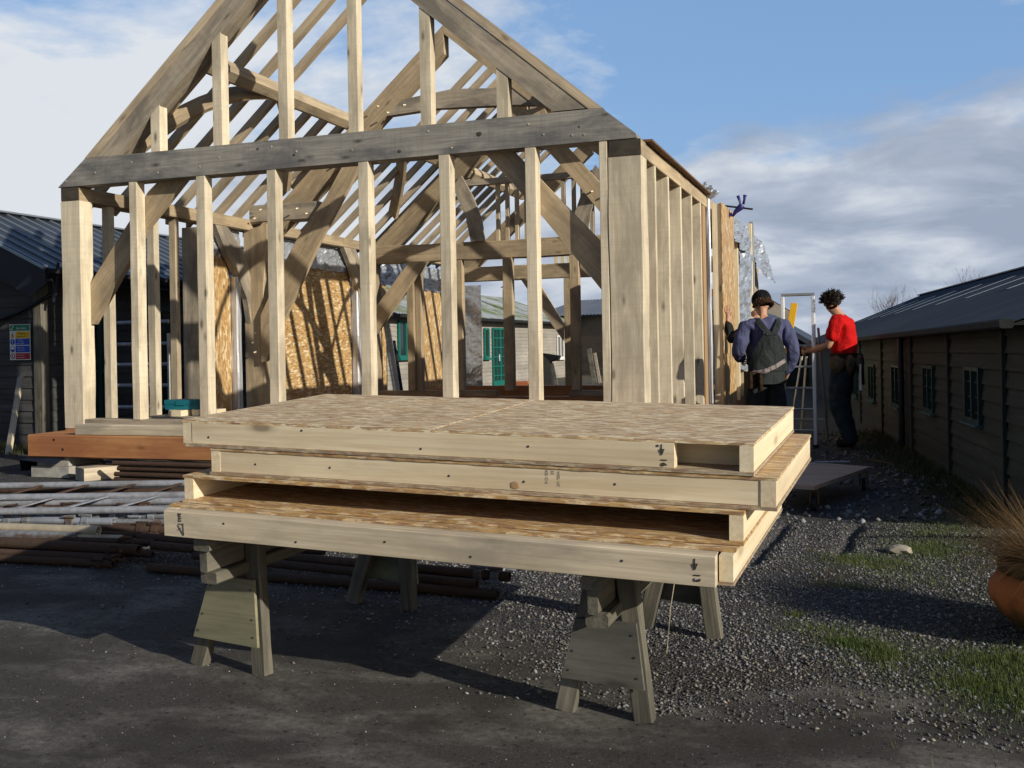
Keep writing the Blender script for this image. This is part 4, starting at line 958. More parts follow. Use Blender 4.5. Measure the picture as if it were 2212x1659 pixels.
# clapboards: each board a real lapped board
mb = MB(); npb = 12
for k in range(npb):
    for (a0_, a1_) in ((A0, A1),):
        f0, f1_ = k/npb, (k+1)/npb
        z00, z01 = ez(a0_)*f0, ez(a0_)*f1_; z10, z11 = ez(a1_)*f0, ez(a1_)*f1_
        mb.add([bw(a0_, -.024, z00-.008), bw(a1_, -.024, z10-.008), bw(a1_, -.003, z11+.004), bw(a0_, -.003, z01+.004), bw(a0_, .05, z00-.004), bw(a1_, .05, z10-.004)],
               [(0, 1, 2, 3)[::-1], (0, 4, 5, 1)[::-1]])
mb.build('cladding', 'cladding_dark', rb, bd)
MB().prism([bw(A0, 0, 0), bw(A0, 7.17, 0), bw(A0, 7.17, ez0), bw(A0, 3.58, 2.58), bw(A0, 0, ez0)], bd*.02).build('gable_wall', 'cladding_dark', rb, bn)
MB().prism([bw(A1, 0, 0), bw(A1, 7.17, 0), bw(A1, 7.17, ez1), bw(A1, 3.58, 2.58), bw(A1, 0, ez1)], bd*-.02).build('gable_wall', 'cladding_dark', rb, bn)
mb = MB(); pitch = .076; n = int((A1-A0+.2)/(pitch/2)); vs = []
for i in range(n+1):
    al = A0-.1+i*pitch/2; dz = .018 if i % 2 else 0
    vs += [bw(al, -.13, ez(al)-.045+dz), bw(al, 3.583, 2.62+dz)]
mb.add(vs, [(2*i, 2*i+2, 2*i+3, 2*i+1) for i in range(n)]).build('roof', 'roof_dark', rb, bd)
mb = MB(); mb.add([bw(A0-.1, 3.583, 2.625), bw(A1+.1, 3.583, 2.625), bw(A1+.1, 7.3, ez1-.05), bw(A0-.1, 7.3, ez0-.05)], [(0, 1, 2, 3)]).build('roof', 'roof_dark', rb, bd)
pbeam('ridge', bw(A0-.1, 3.583, 2.64), bw(A1+.1, 3.583, 2.64), .22, .03, 'roof_dark', rb)
# skylights
al = .2
while al < 23:
    vs = []; zs = lambda a_, o_: (ez(a_)-.045)+(2.62-ez(a_)+.045)*(o_+.13)/3.713
    for i in range(7):
        a_ = al+i*.076/2*.999; dz = .018 if (i+int(0)) % 2 else 0
        vs += [bw(a_, 1.45, zs(a_, 1.45)+.024+dz*.2), bw(a_, 2.70, zs(a_, 2.70)+.024+dz*.2)]
    MB().add(vs, [(2*i, 2*i+2, 2*i+3, 2*i+1) for i in range(6)]).build('skylight', 'skylight', rb, bd); al += 2.42
pbeam('gutter', bw(A0-.1, -.17, ez0-.055), bw(A1, -.17, ez1-.055), .085, .06, 'dark_metal', rb, c=.02)
pbeam('fascia', bw(A0, -.075, ez0-.05), bw(A1, -.075, ez1-.05), .12, .03, 'dark_metal', rb)
def vline(xp, yp, w, mat, name, off=.0):
    a_, _ = onW(xp, yp, 0); MB().beam(bw(a_, -.028-off, 0), bw(a_, -.028-off, ez(a_)-.03), .03, w, bd, .003).build(name, mat, rb, UP)
for xp in (2178, 2057.5, 1976, 1911, 1864): vline(xp, 900, .05, 'cladding_dark', 'batten')
a_, _ = onW(1959, 850, 0); MB().tube(bw(a_, -.06, 0), bw(a_, -.06, ez(a_)-.08), .032, n=12).build('downpipe', 'black_plastic', rb, UP)
for xa, xb, yt, yb in ((2093, 2128, 791, 919), (2001, 2025, 788, 894), (1932, 1951, 787, 882), (1881, 1895, 786, 868), (1846, 1856, 786, 858)):
    a1_, z1_ = onW(xa, yt); a0_, z0_ = onW(xb, yb); zt_, zb_ = z1_, z0_
    if zt_ > 1.1: zt_ = 1.08
    am = (a0_+a1_)/2
    w_ = MB()
    for (p, q) in ((a0_, a0_+.035), (am-.02, am+.02), (a1_-.035, a1_)): w_.prism([bw(p, -.045, zb_), bw(q, -.045, zb_), bw(q, -.045, zt_), bw(p, -.045, zt_)], bn*.04)
    for (z_a, z_b) in ((zb_, zb_+.035), (zt_-.03, zt_)): w_.prism([bw(a0_, -.043, z_a), bw(a1_, -.043, z_a), bw(a1_, -.043, z_b), bw(a0_, -.043, z_b)], bn*.036)
    wf = w_.build('window', 'frame_darkgreen', rb, bd)
    MB().prism([bw(a0_+.01, -.022, zb_+.01), bw(a1_-.01, -.022, zb_+.01), bw(a1_-.01, -.022, zt_-.01), bw(a0_+.01, -.022, zt_-.01)], bn*.004).build('pane', 'window_glass', wf, bd)
    MB().prism([bw(a0_-.03, -.075, zb_-.018), bw(a1_+.03, -.075, zb_-.018), bw(a1_+.03, -.075, zb_-.002), bw(a0_-.03, -.075, zb_-.002)], bn*.07).build('sill', 'sill_green', wf, bd)

# ================================================================== dark barn on the left
lb = empty('left_barn', (-13.0, 14, 0), 'dark weathered barn with a seamed metal roof at the left, safety sign on its gable', 'barn')
LX, LY, LE = -11.05, 11.3, 2.33
RXp, RZp = -13.04, 3.56
sl_ = (RZp-2.52)/(RXp+10.79)
def lroof(x): return 2.52+sl_*(x+10.79)
mb = MB()
for k in range(22):
    z0_, z1_ = k*.165, (k+1)*.165+.012
    # board stops at the roof slope and at the corner
    xr = LX; xt = min(LX, -10.79+(z1_-2.49)/sl_) if z1_ > 2.3 else LX
    xl_ = -16.4 if z1_ < 2.3 else 2*RXp-xt
    if xt < xl_: break
    mb.add([(xl_, LY-.022, z0_), (xt, LY-.022, z0_), (xt, LY-.004, z1_), (xl_, LY-.004, z1_), (xl_, LY+.04, z0_), (xt, LY+.04, z0_)], [(0, 1, 2, 3), (0, 4, 5, 1)])
mb.build('gable_cladding', 'cladding_left', lb, (1, 0, 0))
mb = MB()
for k in range(14):
    z0_, z1_ = k*.165, (k+1)*.165+.012
    mb.add([(LX+.022, LY, z0_), (LX+.022, 20.4, z0_), (LX+.004, 20.4, z1_), (LX+.004, LY, z1_), (LX-.04, LY, z0_), (LX-.04, 20.4, z0_)], [(0, 1, 2, 3), (0, 4, 5, 1)])
mb.build('side_cladding', 'cladding_left', lb, (0, 1, 0))
abox('corner_board', LX-.10, LX+.03, LY-.045, LY-.018, 0, 2.35, 'trestle_wood', lb)
abox('corner_board', LX+.018, LX+.045, LY-.045, LY+.09, 0, 2.35, 'trestle_wood', lb)
y0_, y1_ = 11.02, 20.6
MB().add([(-10.74, y0_, lroof(-10.74)), (-10.74, y1_, lroof(-10.74)), (RXp, y1_, RZp), (RXp, y0_, RZp), (2*RXp+10.74, y1_, lroof(-10.74)), (2*RXp+10.74, y0_, lroof(-10.74))], [(0, 1, 2, 3), (3, 2, 4, 5)]).build('roof', 'roof_left', lb, (0, 1, 0))
mb = MB(); yv = y0_+.1
while yv < y1_:
    mb.beam((-10.73, yv, lroof(-10.73)+.012), (RXp, yv, RZp+.012), .022, .022, UP, .002); yv += .30
mb.build('roof_seam', 'seam_light', lb, (1, 0, 0))
pbeam('ridge_cap', (RXp, y0_-.02, RZp+.02), (RXp, y1_, RZp+.02), .20, .03, 'seam_light', lb)
MB().prism([(-10.66, y0_, lroof(-10.66)+.0), (-10.66, y0_, lroof(-10.66)-.20), (-10.95, y0_, lroof(-10.66)-.36), (RXp, y0_, RZp-.36), (RXp, y0_, RZp)], (0, -.03, 0)).build('barge_board', 'black_plastic', lb, (1, 0, sl_))
pbeam('verge_trim', (-10.66, y0_-.045, lroof(-10.66)+.02), (RXp, y0_-.045, RZp+.02), .04, .035, 'seam_light', lb)
pbeam('gutter', (-10.66, y0_, 2.44), (-10.66, y1_, 2.44), .10, .07, 'dark_metal', lb, c=.02)
abox('soffit', -11.05, -10.7, y0_+.02, y1_, 2.36, 2.385, 'dark_metal', lb)
# cable and lamp at the corner
p = onY(0, 690, LY-.08); q = onY(78, 655, LY-.08); q2 = onY(118, 632, LY-.05)
MB().path([p+Vector((-1, 0, -.2)), p, p.lerp(q, .5)-Vector((0, 0, .02)), q, q2], .028, 8).build('cable', 'black_plastic', lb, smooth=True)
lp = onY(88, 607, LY-.1)
MB().beam(lp+Vector((-.06, 0, .0)), lp+Vector((.20, 0, .01)), .05, .03).blob(lp+Vector((-.05, -.02, -.04)), (.05, .05, .05), 2, .2).build('lamp', 'galvanised', lb, (1, 0, 0))
MB().path([lp+Vector((.2, 0, 0)), lp+Vector((.24, .02, -.2)), lp+Vector((.2, .02, -.3)), lp+Vector((.27, .05, .25))], .022, 8).build('downpipe', 'black_plastic', lb)
# green doors and windows in its side wall
for (ya, yb, za, zb, nm) in ((12.0, 12.75, 0.05, 2.0, 'door'), (13.6, 14.8, .05, 2.05, 'door'), (16.0, 17.0, .9, 2.0, 'window')):
    w_ = MB()
    for a_, b_ in ((ya, ya+.08), ((ya+yb)/2-.04, (ya+yb)/2+.04), (yb-.08, yb)): w_.box(LX+.024, LX+.07, a_, b_, za, zb)
    for a_, b_ in ((za, za+.1), (zb-.08, zb), ((za+zb)/2-.03, (za+zb)/2+.03)): w_.box(LX+.025, LX+.066, ya, yb, a_, b_)
    d_o = w_.build(nm, 'frame_darkgreen', lb); MB().box(LX+.03, LX+.036, ya+.02, yb-.02, za+.02, zb-.02).build('pane', 'window_glass', d_o)
# site safety sign
sg = empty('safety_sign', (-11.37, LY-.06, 1.23), 'white site safety notice with green, yellow, blue and red bands on the left barn', 'sign')
sx0, sx1, sz0, sz1 = -11.56, -11.19, 1.225, 1.73
MB().box(sx0, sx1, LY-.062, LY-.055, sz0, sz1).build('board', 'white_paint', sg)
for nm, c in (('sign_green', (.01, .20, .10)), ('sign_yellow', (.75, .43, .01)), ('sign_blue', (.02, .07, .42)), ('sign_red', (.38, .015, .03))): plain(nm, c, .45, 0, .04)
W = sx1-sx0; Hh = sz1-sz0
def band(x0_, x1_, z0_, z1_, mat, name='band', y=LY-.0635): return MB().box(sx0+x0_*W, sx0+x1_*W, y, y+.0015, sz0+z0_*Hh, sz0+z1_*Hh).build(name, mat, sg)
band(.02, .98, .82, .985, 'sign_green'); band(.30, .98, .61, .80, 'sign_yellow'); band(.28, .98, .42, .60, 'sign_blue'); band(.28, .98, .21, .40, 'sign_blue'); band(.28, .98, .02, .19, 'sign_red')
def stext(t_, x, z, size, mat):
    mb = MB(); text_mesh(mb, t_, Matrix.Translation((sx0+x*W, LY-.0642, sz0+z*Hh)) @ Matrix.Rotation(math.pi/2, 4, 'X'), size, .0002); mb.build('lettering', mat, sg)
stext('Site Safety', .33, .865, .044, 'white_paint'); stext('Warning', .42, .715, .038, 'ink'); stext('Construction site', .33, .645, .023, 'ink')
stext('All visitors', .40, .55, .021, 'white_paint'); stext('must report', .42, .50, .021, 'white_paint'); stext('to the site office', .32, .445, .021, 'white_paint')
stext('Safety helmets', .36, .33, .022, 'white_paint'); stext('must be worn', .39, .265, .022, 'white_paint')
stext('Unauthorised access', .29, .125, .019, 'white_paint'); stext('strictly prohibited', .31, .06, .020, 'white_paint')
def disc(cx, cz, r, mat, y): return MB().tube((sx0+cx*W, y, sz0+cz*Hh), (sx0+cx*W, y+.0015, sz0+cz*Hh), r, n=28).build('symbol', mat, sg)
disc(.14, .51, .042, 'sign_blue', LY-.064); disc(.14, .305, .042, 'sign_blue', LY-.064); disc(.14, .11, .042, 'sign_red', LY-.064); disc(.14, .11, .030, 'white_paint', LY-.0655)
mb = MB(); T0 = lambda x, z: Vector((sx0+x*W, LY-.0665, sz0+z*Hh))
mb.prism([T0(.05, .63), T0(.24, .63), T0(.145, .79)], (0, .0015, 0)); mb.build('symbol', 'sign_yellow', sg)
MB().beam(T0(.145, .66), T0(.145, .74), .001, .008, (1, 0, 0)).build('symbol', 'ink', sg)
MB().beam(T0(.14, .50), T0(.14, .555), .001, .012, (1, 0, 0)).box(T0(.14, 0).x-.006, T0(.14, 0).x+.006, LY-.067, LY-.066, sz0+.465*Hh, sz0+.485*Hh).build('symbol', 'white_paint', sg)
MB().prism([T0(.05, .30), T0(.23, .30), T0(.22, .35), T0(.14, .375), T0(.06, .35)], (0, .0015, 0)).build('symbol', 'white_paint', sg)
MB().beam(T0(.06, .15), T0(.22, .07), .001, .008, (1, 0, 0)).beam(T0(.14, .07), T0(.14, .14), .001, .014, (1, 0, 0)).build('symbol', 'sign_red', sg)
MB().beam(T0(.07, .88), T0(.11, .84), .001, .010, (1, 0, 0)).beam(T0(.11, .84), T0(.20, .96), .001, .010, (1, 0, 0)).build('symbol', 'white_paint', sg)
# tower frame seen through the studs
tf = empty('tower_frame', (-9.8, 11.2, 0), 'grey aluminium tower frame standing between the timber frame and left barn', 'scaffold frame')
for px_ in (232, 366):
    p = onY(px_, 800, 11.2); MB().tube((p.x, 11.2, 0), (p.x, 11.2, 1.55), .026, n=12).build('upright', 'alu_dull', tf, UP)
xa_, xb_ = onY(232, 800, 11.2).x, onY(366, 800, 11.2).x
for yv in (696, 743, 787, 832, 879): z = onY(295, yv, 11.2).z; MB().tube((xa_, 11.2, z), (xb_, 11.2, z), .024, n=12).build('rung', 'galvanised', tf, (1, 0, 0))

# ================================================================== pale barn far behind, seen through the frame
fdir = Vector((0, 1, 0)); fnor = Vector((fdir.y, -fdir.x, 0))
q0 = onD(1060, 800, 33); FB0 = Vector((q0.x, q0.y, 0))
def fw_(al, off, z): return FB0+fdir*al+fnor*off+Vector((0, 0, z))
def onF(x, y): r = ray(x, y); t_ = (FB0-CAM).dot(fnor)/r.dot(fnor); p = CAM+r*t_; return (p-FB0).dot(fdir), p.z
fb = empty('pale_barn', FB0.to_tuple(), 'pale clapboard barn with mossy green roof and teal doors, seen through the frame', 'barn')
fa0, fa1 = -9.2, 9.4
mb = MB(); hE = 2.22
for k in range(18):
    z0_, z1_ = k*.125-.02, (k+1)*.125-.01
    mb.add([fw_(fa0, .02, z0_), fw_(fa1, .02, z0_), fw_(fa1, .004, z1_), fw_(fa0, .004, z1_), fw_(fa0, -.05, z0_), fw_(fa1, -.05, z0_)], [(0, 1, 2, 3), (0, 4, 5, 1)])
mb.build('cladding', 'cladding_pale', fb, fdir)
vs = []; nn_ = int((fa1-fa0+.4)/.075)
for i in range(nn_+1):
    a_ = fa0-.2+i*.075; dz = .022*(i % 2); vs += [fw_(a_, .32, hE-.05+dz), fw_(a_, -2.9, hE+1.10+dz)]
MB().add(vs, [(2*i, 2*i+2, 2*i+3, 2*i+1) for i in range(nn_)]).build('roof', 'roof_moss', fb, fdir)
MB().add([fw_(fa0-.2, -2.9, hE+1.1), fw_(fa1+.2, -2.9, hE+1.1), fw_(fa1+.2, -6.2, hE-.05), fw_(fa0-.2, -6.2, hE-.05)], [(0, 1, 2, 3)]).build('roof', 'roof_moss', fb, fdir)
MB().prism([fw_(fa0, 0, 0), fw_(fa0, -5.9, 0), fw_(fa0, -5.9, hE), fw_(fa0, -2.9, hE+1.05), fw_(fa0, 0, hE)], fdir*.05).build('gable_wall', 'cladding_pale', fb, fnor)
MB().prism([fw_(fa1, 0, 0), fw_(fa1, -5.9, 0), fw_(fa1, -5.9, hE), fw_(fa1, -2.9, hE+1.05), fw_(fa1, 0, hE)], fdir*-.05).build('gable_wall', 'cladding_pale', fb, fnor)
pbeam('gutter', fw_(fa0, .36, hE-.10), fw_(fa1, .36, hE-.10), .11, .08, 'dark_metal', fb, c=.02)
pbeam('fascia', fw_(fa0, .17, hE-.10), fw_(fa1, .17, hE-.10), .30, .03, 'dark_metal', fb)
def fopen(xa, xb, yt, yb, nm, cols, rows, frame, sill=True):
    a0_, z1_ = onF(xa, yt); a1_, z0_ = onF(xb, yb); z0_ = max(0.02, z0_); w_ = MB(); t_ = .07
    for i in range(cols+1):
        c = a0_+(a1_-a0_)*i/cols; hw = t_/2 if i in (0, cols) or cols == 2 else .012+.03*(cols == 4 and i == 2)
        w_.prism([fw_(c-hw, .035, z0_), fw_(c+hw, .035, z0_), fw_(c+hw, .035, z1_), fw_(c-hw, .035, z1_)], fnor*.045)
    for j in range(rows+1):
        c = z0_+(z1_-z0_)*j/rows; hh = t_/2 if j in (0, rows) else .018
        if rows == 6 and j == 0: hh = .14
        w_.prism([fw_(a0_, .037, c-hh), fw_(a1_, .037, c-hh), fw_(a1_, .037, c+hh), fw_(a0_, .037, c+hh)], fnor*.04)
    o = w_.build(nm, frame, fb, fdir)
    MB().prism([fw_(a0_, .025, z0_), fw_(a1_, .025, z0_), fw_(a1_, .025, z1_), fw_(a0_, .025, z1_)], fnor*.008).build('pane', 'window_glass', o, fdir)
    if sill: MB().prism([fw_(a0_-.08, .02, z0_-.09), fw_(a1_+.08, .02, z0_-.09), fw_(a1_+.08, .02, z0_-.03), fw_(a0_-.08, .02, z0_-.03)], fnor*.12).build('sill', frame, o, fdir)
    return o
dr = fopen(1061, 1094, 710, 838, 'door', 4, 6, 'frame_green', False)
a_, z_ = onF(1073.5, 772); MB().beam(fw_(a_, .09, z_-.12), fw_(a_, .09, z_+.10), .03, .03).build('handle', 'aluminium', dr)
fopen(1043, 1053, 711, 771, 'window', 1, 1, 'frame_green'); fopen(857, 889, 695, 770, 'window', 2, 1, 'frame_green'); fopen(1201, 1215, 726, 772, 'window', 2, 1, 'white_paint')
a_, _ = onF(1137, 680)
MB().tube(fw_(a_, -.8, 2.3), fw_(a_, -.8, 3.35), .09, n=14).tube(fw_(a_, -.8, 3.42), fw_(a_, -.8, 3.46), .17, .10, n=14).tube(fw_(a_, -.8, 3.3), fw_(a_, -.8, 3.44), .03, n=6).build('flue_pipe', 'dark_metal', fb, UP)
# dark barn across the back
kb = empty('back_barn', onD(1290, 800, 36).to_tuple(), 'grey clapboard barn with a blue grey corrugated roof, furthest back behind the frame', 'barn')
P0 = onD(1155, 800, 43.5); P1 = onD(1560, 800, 38.0); P0.z = P1.z = 0; kd = (P1-P0).normalized(); kn = Vector((-kd.y, kd.x, 0)); KL = (P1-P0).length
def kw(al, off, z): return P0+kd*al+kn*off+Vector((0, 0, z))
mb = MB(); kh = 2.53
for k in range(18):
    z0_, z1_ = k*.135-.02, (k+1)*.135-.01
    mb.add([kw(0, -.02, z0_), kw(KL, -.02, z0_), kw(KL, -.004, z1_), kw(0, -.004, z1_), kw(0, .05, z0_), kw(KL, .05, z0_)], [(0, 1, 2, 3), (0, 4, 5, 1)])
mb.build('cladding', 'cladding_far', kb, kd)
vs = []; nn_ = int(KL/.09)
for i in range(nn_+1):
    a_ = i*.09; dz = .03*(i % 2); vs += [kw(a_, -.3, kh-.03+dz), kw(a_, 3.2, kh+.76+dz)]
MB().add(vs, [(2*i, 2*i+2, 2*i+3, 2*i+1) for i in range(nn_)]).build('roof', 'roof_grey', kb, kd)
MB().add([kw(0, 3.2, kh+.76), kw(KL, 3.2, kh+.76), kw(KL, 6.7, kh-.03), kw(0, 6.7, kh-.03)], [(0, 1, 2, 3)]).build('roof', 'roof_grey', kb, kd)
for a_ in (0, KL): MB().prism([kw(a_, 0, 0), kw(a_, 6.4, 0), kw(a_, 6.4, kh), kw(a_, 3.2, kh+.72), kw(a_, 0, kh)], kd*(.05 if a_ == 0 else -.05)).build('gable_wall', 'cladding_far', kb, kn)
pbeam('gutter', kw(0, -.34, kh-.09), kw(KL, -.34, kh-.09), .10, .08, 'dark_metal', kb, c=.02)
# low dark shed seen behind the ladder
sh_ = empty('dark_shed', (-2.6, 30, 0), 'low dark shed with a sloping roof, far back behind the step ladder', 'shed')
g = [onY(1640, 672, 30), onY(1775, 748, 30)]
MB().prism([Vector((g[0].x, 30, 0)), Vector((g[1].x-.25, 30, 0)), Vector((g[1].x-.25, 30, g[1].z-.05)), Vector((g[0].x, 30, g[0].z-.25))], (0, 5, 0)).build('wall', 'cladding_left', sh_, (1, 0, 0))
MB().prism([Vector((g[0].x, 29.7, g[0].z)), Vector((g[1].x, 29.7, g[1].z)), Vector((g[1].x, 29.7, g[1].z-.16)), Vector((g[0].x, 29.7, g[0].z-.16))], (0, 5.6, 0)).build('roof', 'roof_dark', sh_, (1, 0, -.6))
MB().box(-2.5, -1.95, 29.96, 29.99, .1, 1.0).build('door', 'frame_darkgreen', sh_)
# odds and ends in front of it
def prop(name, mb, mat, label, cat, group=None): return tag(mb.build(name, mat), label, cat, group)
p = onD(1187, 835, 33); p.z = 0
prop('charred_stump', MB().prism([p+Vector((-.25, 0, 0)), p+Vector((.05, .1, 0)), p+Vector((.0, .1, .75)), p+Vector((.28, 0, .80)), p+Vector((.35, 0, .95)), p+Vector((-.3, 0, 1.05))], (0, .25, 0)), 'rubber', 'black charred stack of timber by the pale barn wall', 'timber stack')
for k, (xp, w_, hgt_, lab) in enumerate(((1190, .12, .7, 'grey plank leaning near the charred timber'), (1272, .16, 1.15, 'grey plank leaning on the back barn, left one'), (1284, .10, 1.0, 'pale plank leaning on the back barn, right one'))):
    p = onD(xp, 830, 32.5 if k == 0 else 34); p.z = 0; prop('leaning_board', MB().beam(p+Vector((.25, -.2, 0)), p+Vector((-.05, .3, hgt_)), w_, .04, (0, -1, 0)), 'trestle_wood' if k < 2 else 'cream_tube', lab, 'board', 'boards leaning at the back')
for k, (xp, yp, d_b, sx_, lab) in enumerate(((1128, 838, 27, .30, 'low stack of orange bricks behind the frame, seen beside a stud'), (1220, 845, 25, .22, 'single reddish brick pile on the rubble behind the frame'), (1011, 838, 26, .16, 'small orange brick pile by the hanging foil'))):
    p = onD(xp, yp, d_b); p.z = 0; mb = MB(); h_ = .1
    for j in range(5 if k == 0 else 3): mb.box(p.x-sx_+.08*(j % 2), p.x+sx_-.1*(j % 3), p.y-.1, p.y+.12, j*.072, j*.072+.065)
    prop('brick_stack', mb, 'brick', lab, 'bricks', 'brick piles')
p = onD(862, 840, 21); q = onD(856, 755, 24)
prop('leaning_pole', MB().tube(Vector((p.x+.12, p.y, 0)), Vector((q.x-.05, q.y, 1.45)), .035, n=10), 'dark_metal', 'dark pole leaning below the teal window of the pale barn', 'pole')
# bare trees behind the long barn
def tree(p, h, n, label, spread):
    random.seed(int(p.x*10)); root = empty('bare_tree', p.to_tuple(), label, 'tree', 'bare trees beyond the barn roof'); tr = MB(); cr = MB()
    tr.path([p, p+Vector((.1, 0, h*.25)), p+Vector((0, 0, h*.5))], [.06, .045, .03], 7)
    def br(q, d, L, r, lv):
        e = q+d*L; m_ = q+d*L*.5+Vector((random.uniform(-1, 1), 0, random.uniform(-.3, .3)))*L*.06
        cr.path([q, m_, e], [r, r*.8, r*.5], 5)
        if lv > 0:
            for _ in range(4):
                f_ = random.uniform(.3, 1); nd = (d+Vector((random.uniform(-1, 1)*.7, random.uniform(-1, 1)*.7, random.uniform(0, .7)))).normalized(); br(q.lerp(e, f_), nd, L*random.uniform(.45, .75), r*.6, lv-1)
    for i in range(n):
        d = Vector((random.uniform(-1, 1)*spread, random.uniform(-1, 1)*spread, 1)).normalized(); br(p+Vector((0, 0, h*random.uniform(.1, .5))), d, h*random.uniform(.3, .5), .018, 3)
    tr.build('trunk', 'twig', root, UP); cr.build('crown', 'twig', root, UP)
for (xp, yp, b, h, n, sp, lab) in ((1920, 700, 62, 4.3, 5, .22, 'slim bare tree rising left of the barn ridge'), (1840, 735, 66, 2.0, 5, .5, 'low bare bush just right of the red shirt'), (2085, 660, 70, 5.6, 4, .4, 'faint bare tree top behind the barn ridge'), (1985, 700, 75, 3.6, 4, .4, 'smallest bare tree between the other two')):
    p = onD(xp, yp, b); p.z = 0; tree(p, h, n, lab, sp)
random.seed(5)
# ================================================================== people
def skin(name, J, E, mat, parent, Mw, sub=2, fold=0.0, ff=9., squash=None):
    names = list(J); me = bpy.data.meshes.new(name); me.from_pydata([tuple(Vector(J[n][0])) for n in names], [(names.index(a), names.index(b)) for a, b in E], []); me.update()
    o = bpy.data.objects.new(name+'_tmp', me); COL.objects.link(o)
    md = o.modifiers.new('k', 'SKIN'); md.use_smooth_shade = True; md.branch_smoothing = .6
    if not me.skin_vertices: 
        bpy.context.view_layer.objects.active = o
    for i, n in enumerate(names):
        r = J[n][1]; sv = me.skin_vertices[0].data[i]; sv.radius = r if isinstance(r, tuple) else (r, r); sv.use_root = (i == 0)
    m2 = o.modifiers.new('s', 'SUBSURF'); m2.levels = sub; m2.render_levels = sub
    dg = bpy.context.evaluated_depsgraph_get(); dg.update(); out = bpy.data.meshes.new_from_object(o.evaluated_get(dg)); bpy.data.objects.remove(o)
    if fold:
        nv = [v.normal.copy() for v in out.vertices]
        for v, n in zip(out.vertices, nv):
            p = v.co; k = mnoise.noise(Vector((p.x*ff, p.y*ff, p.z*ff*.7)))+.5*mnoise.noise(Vector((p.x*ff*2.3, p.y*ff*2.3, p.z*ff*1.1))); v.co = p+n*fold*(1-2*abs(k))
    out.name = name; out.materials.clear(); bpy.data.meshes.remove(me)
    return link_mesh(out, name, mat, parent, Mw, True)
def limbs_hand(J, E, wr, d, side, palm, pre, s, curl=.4):
    """palm then five fingers; d = direction of the hand, side = thumb side, palm = palm normal"""
    d, side, palm = Vector(d).normalized(), Vector(side).normalized(), Vector(palm).normalized(); wr = Vector(wr)
    J[pre+'p'] = (wr+d*.045*s, (.026*s, .016*s)); J[pre+'q'] = (wr+d*.085*s, (.032*s, .013*s)); E += [(pre+'w', pre+'p'), (pre+'p', pre+'q')]
    for i, (off, L) in enumerate(((.030, .070), (.010, .080), (-.010, .075), (-.030, .058))):
        b = wr+d*.095*s+side*off*s; c1 = (d+palm*curl*.5).normalized(); c2 = (d+palm*curl*1.4).normalized()
        J[pre+'f%da' % i] = (b, .0095*s); J[pre+'f%db' % i] = (b+c1*L*.5*s, .0085*s); J[pre+'f%dc' % i] = (b+c1*L*.5*s+c2*L*.5*s, .007*s)
        E += [(pre+'q', pre+'f%da' % i), (pre+'f%da' % i, pre+'f%db' % i), (pre+'f%db' % i, pre+'f%dc' % i)]
    b = wr+d*.035*s+side*.028*s; dd = (d*.7+side*.75+palm*.25).normalized()
    J[pre+'ta'] = (b, .012*s); J[pre+'tb'] = (b+dd*.035*s, .010*s); J[pre+'tc'] = (b+dd*.035*s+(d*.9+side*.3+palm*.3).normalized()*.03*s, .008*s)
    E += [(pre+'p', pre+'ta'), (pre+'ta', pre+'tb'), (pre+'tb', pre+'tc')]
def V3(*a): return Vector(a)
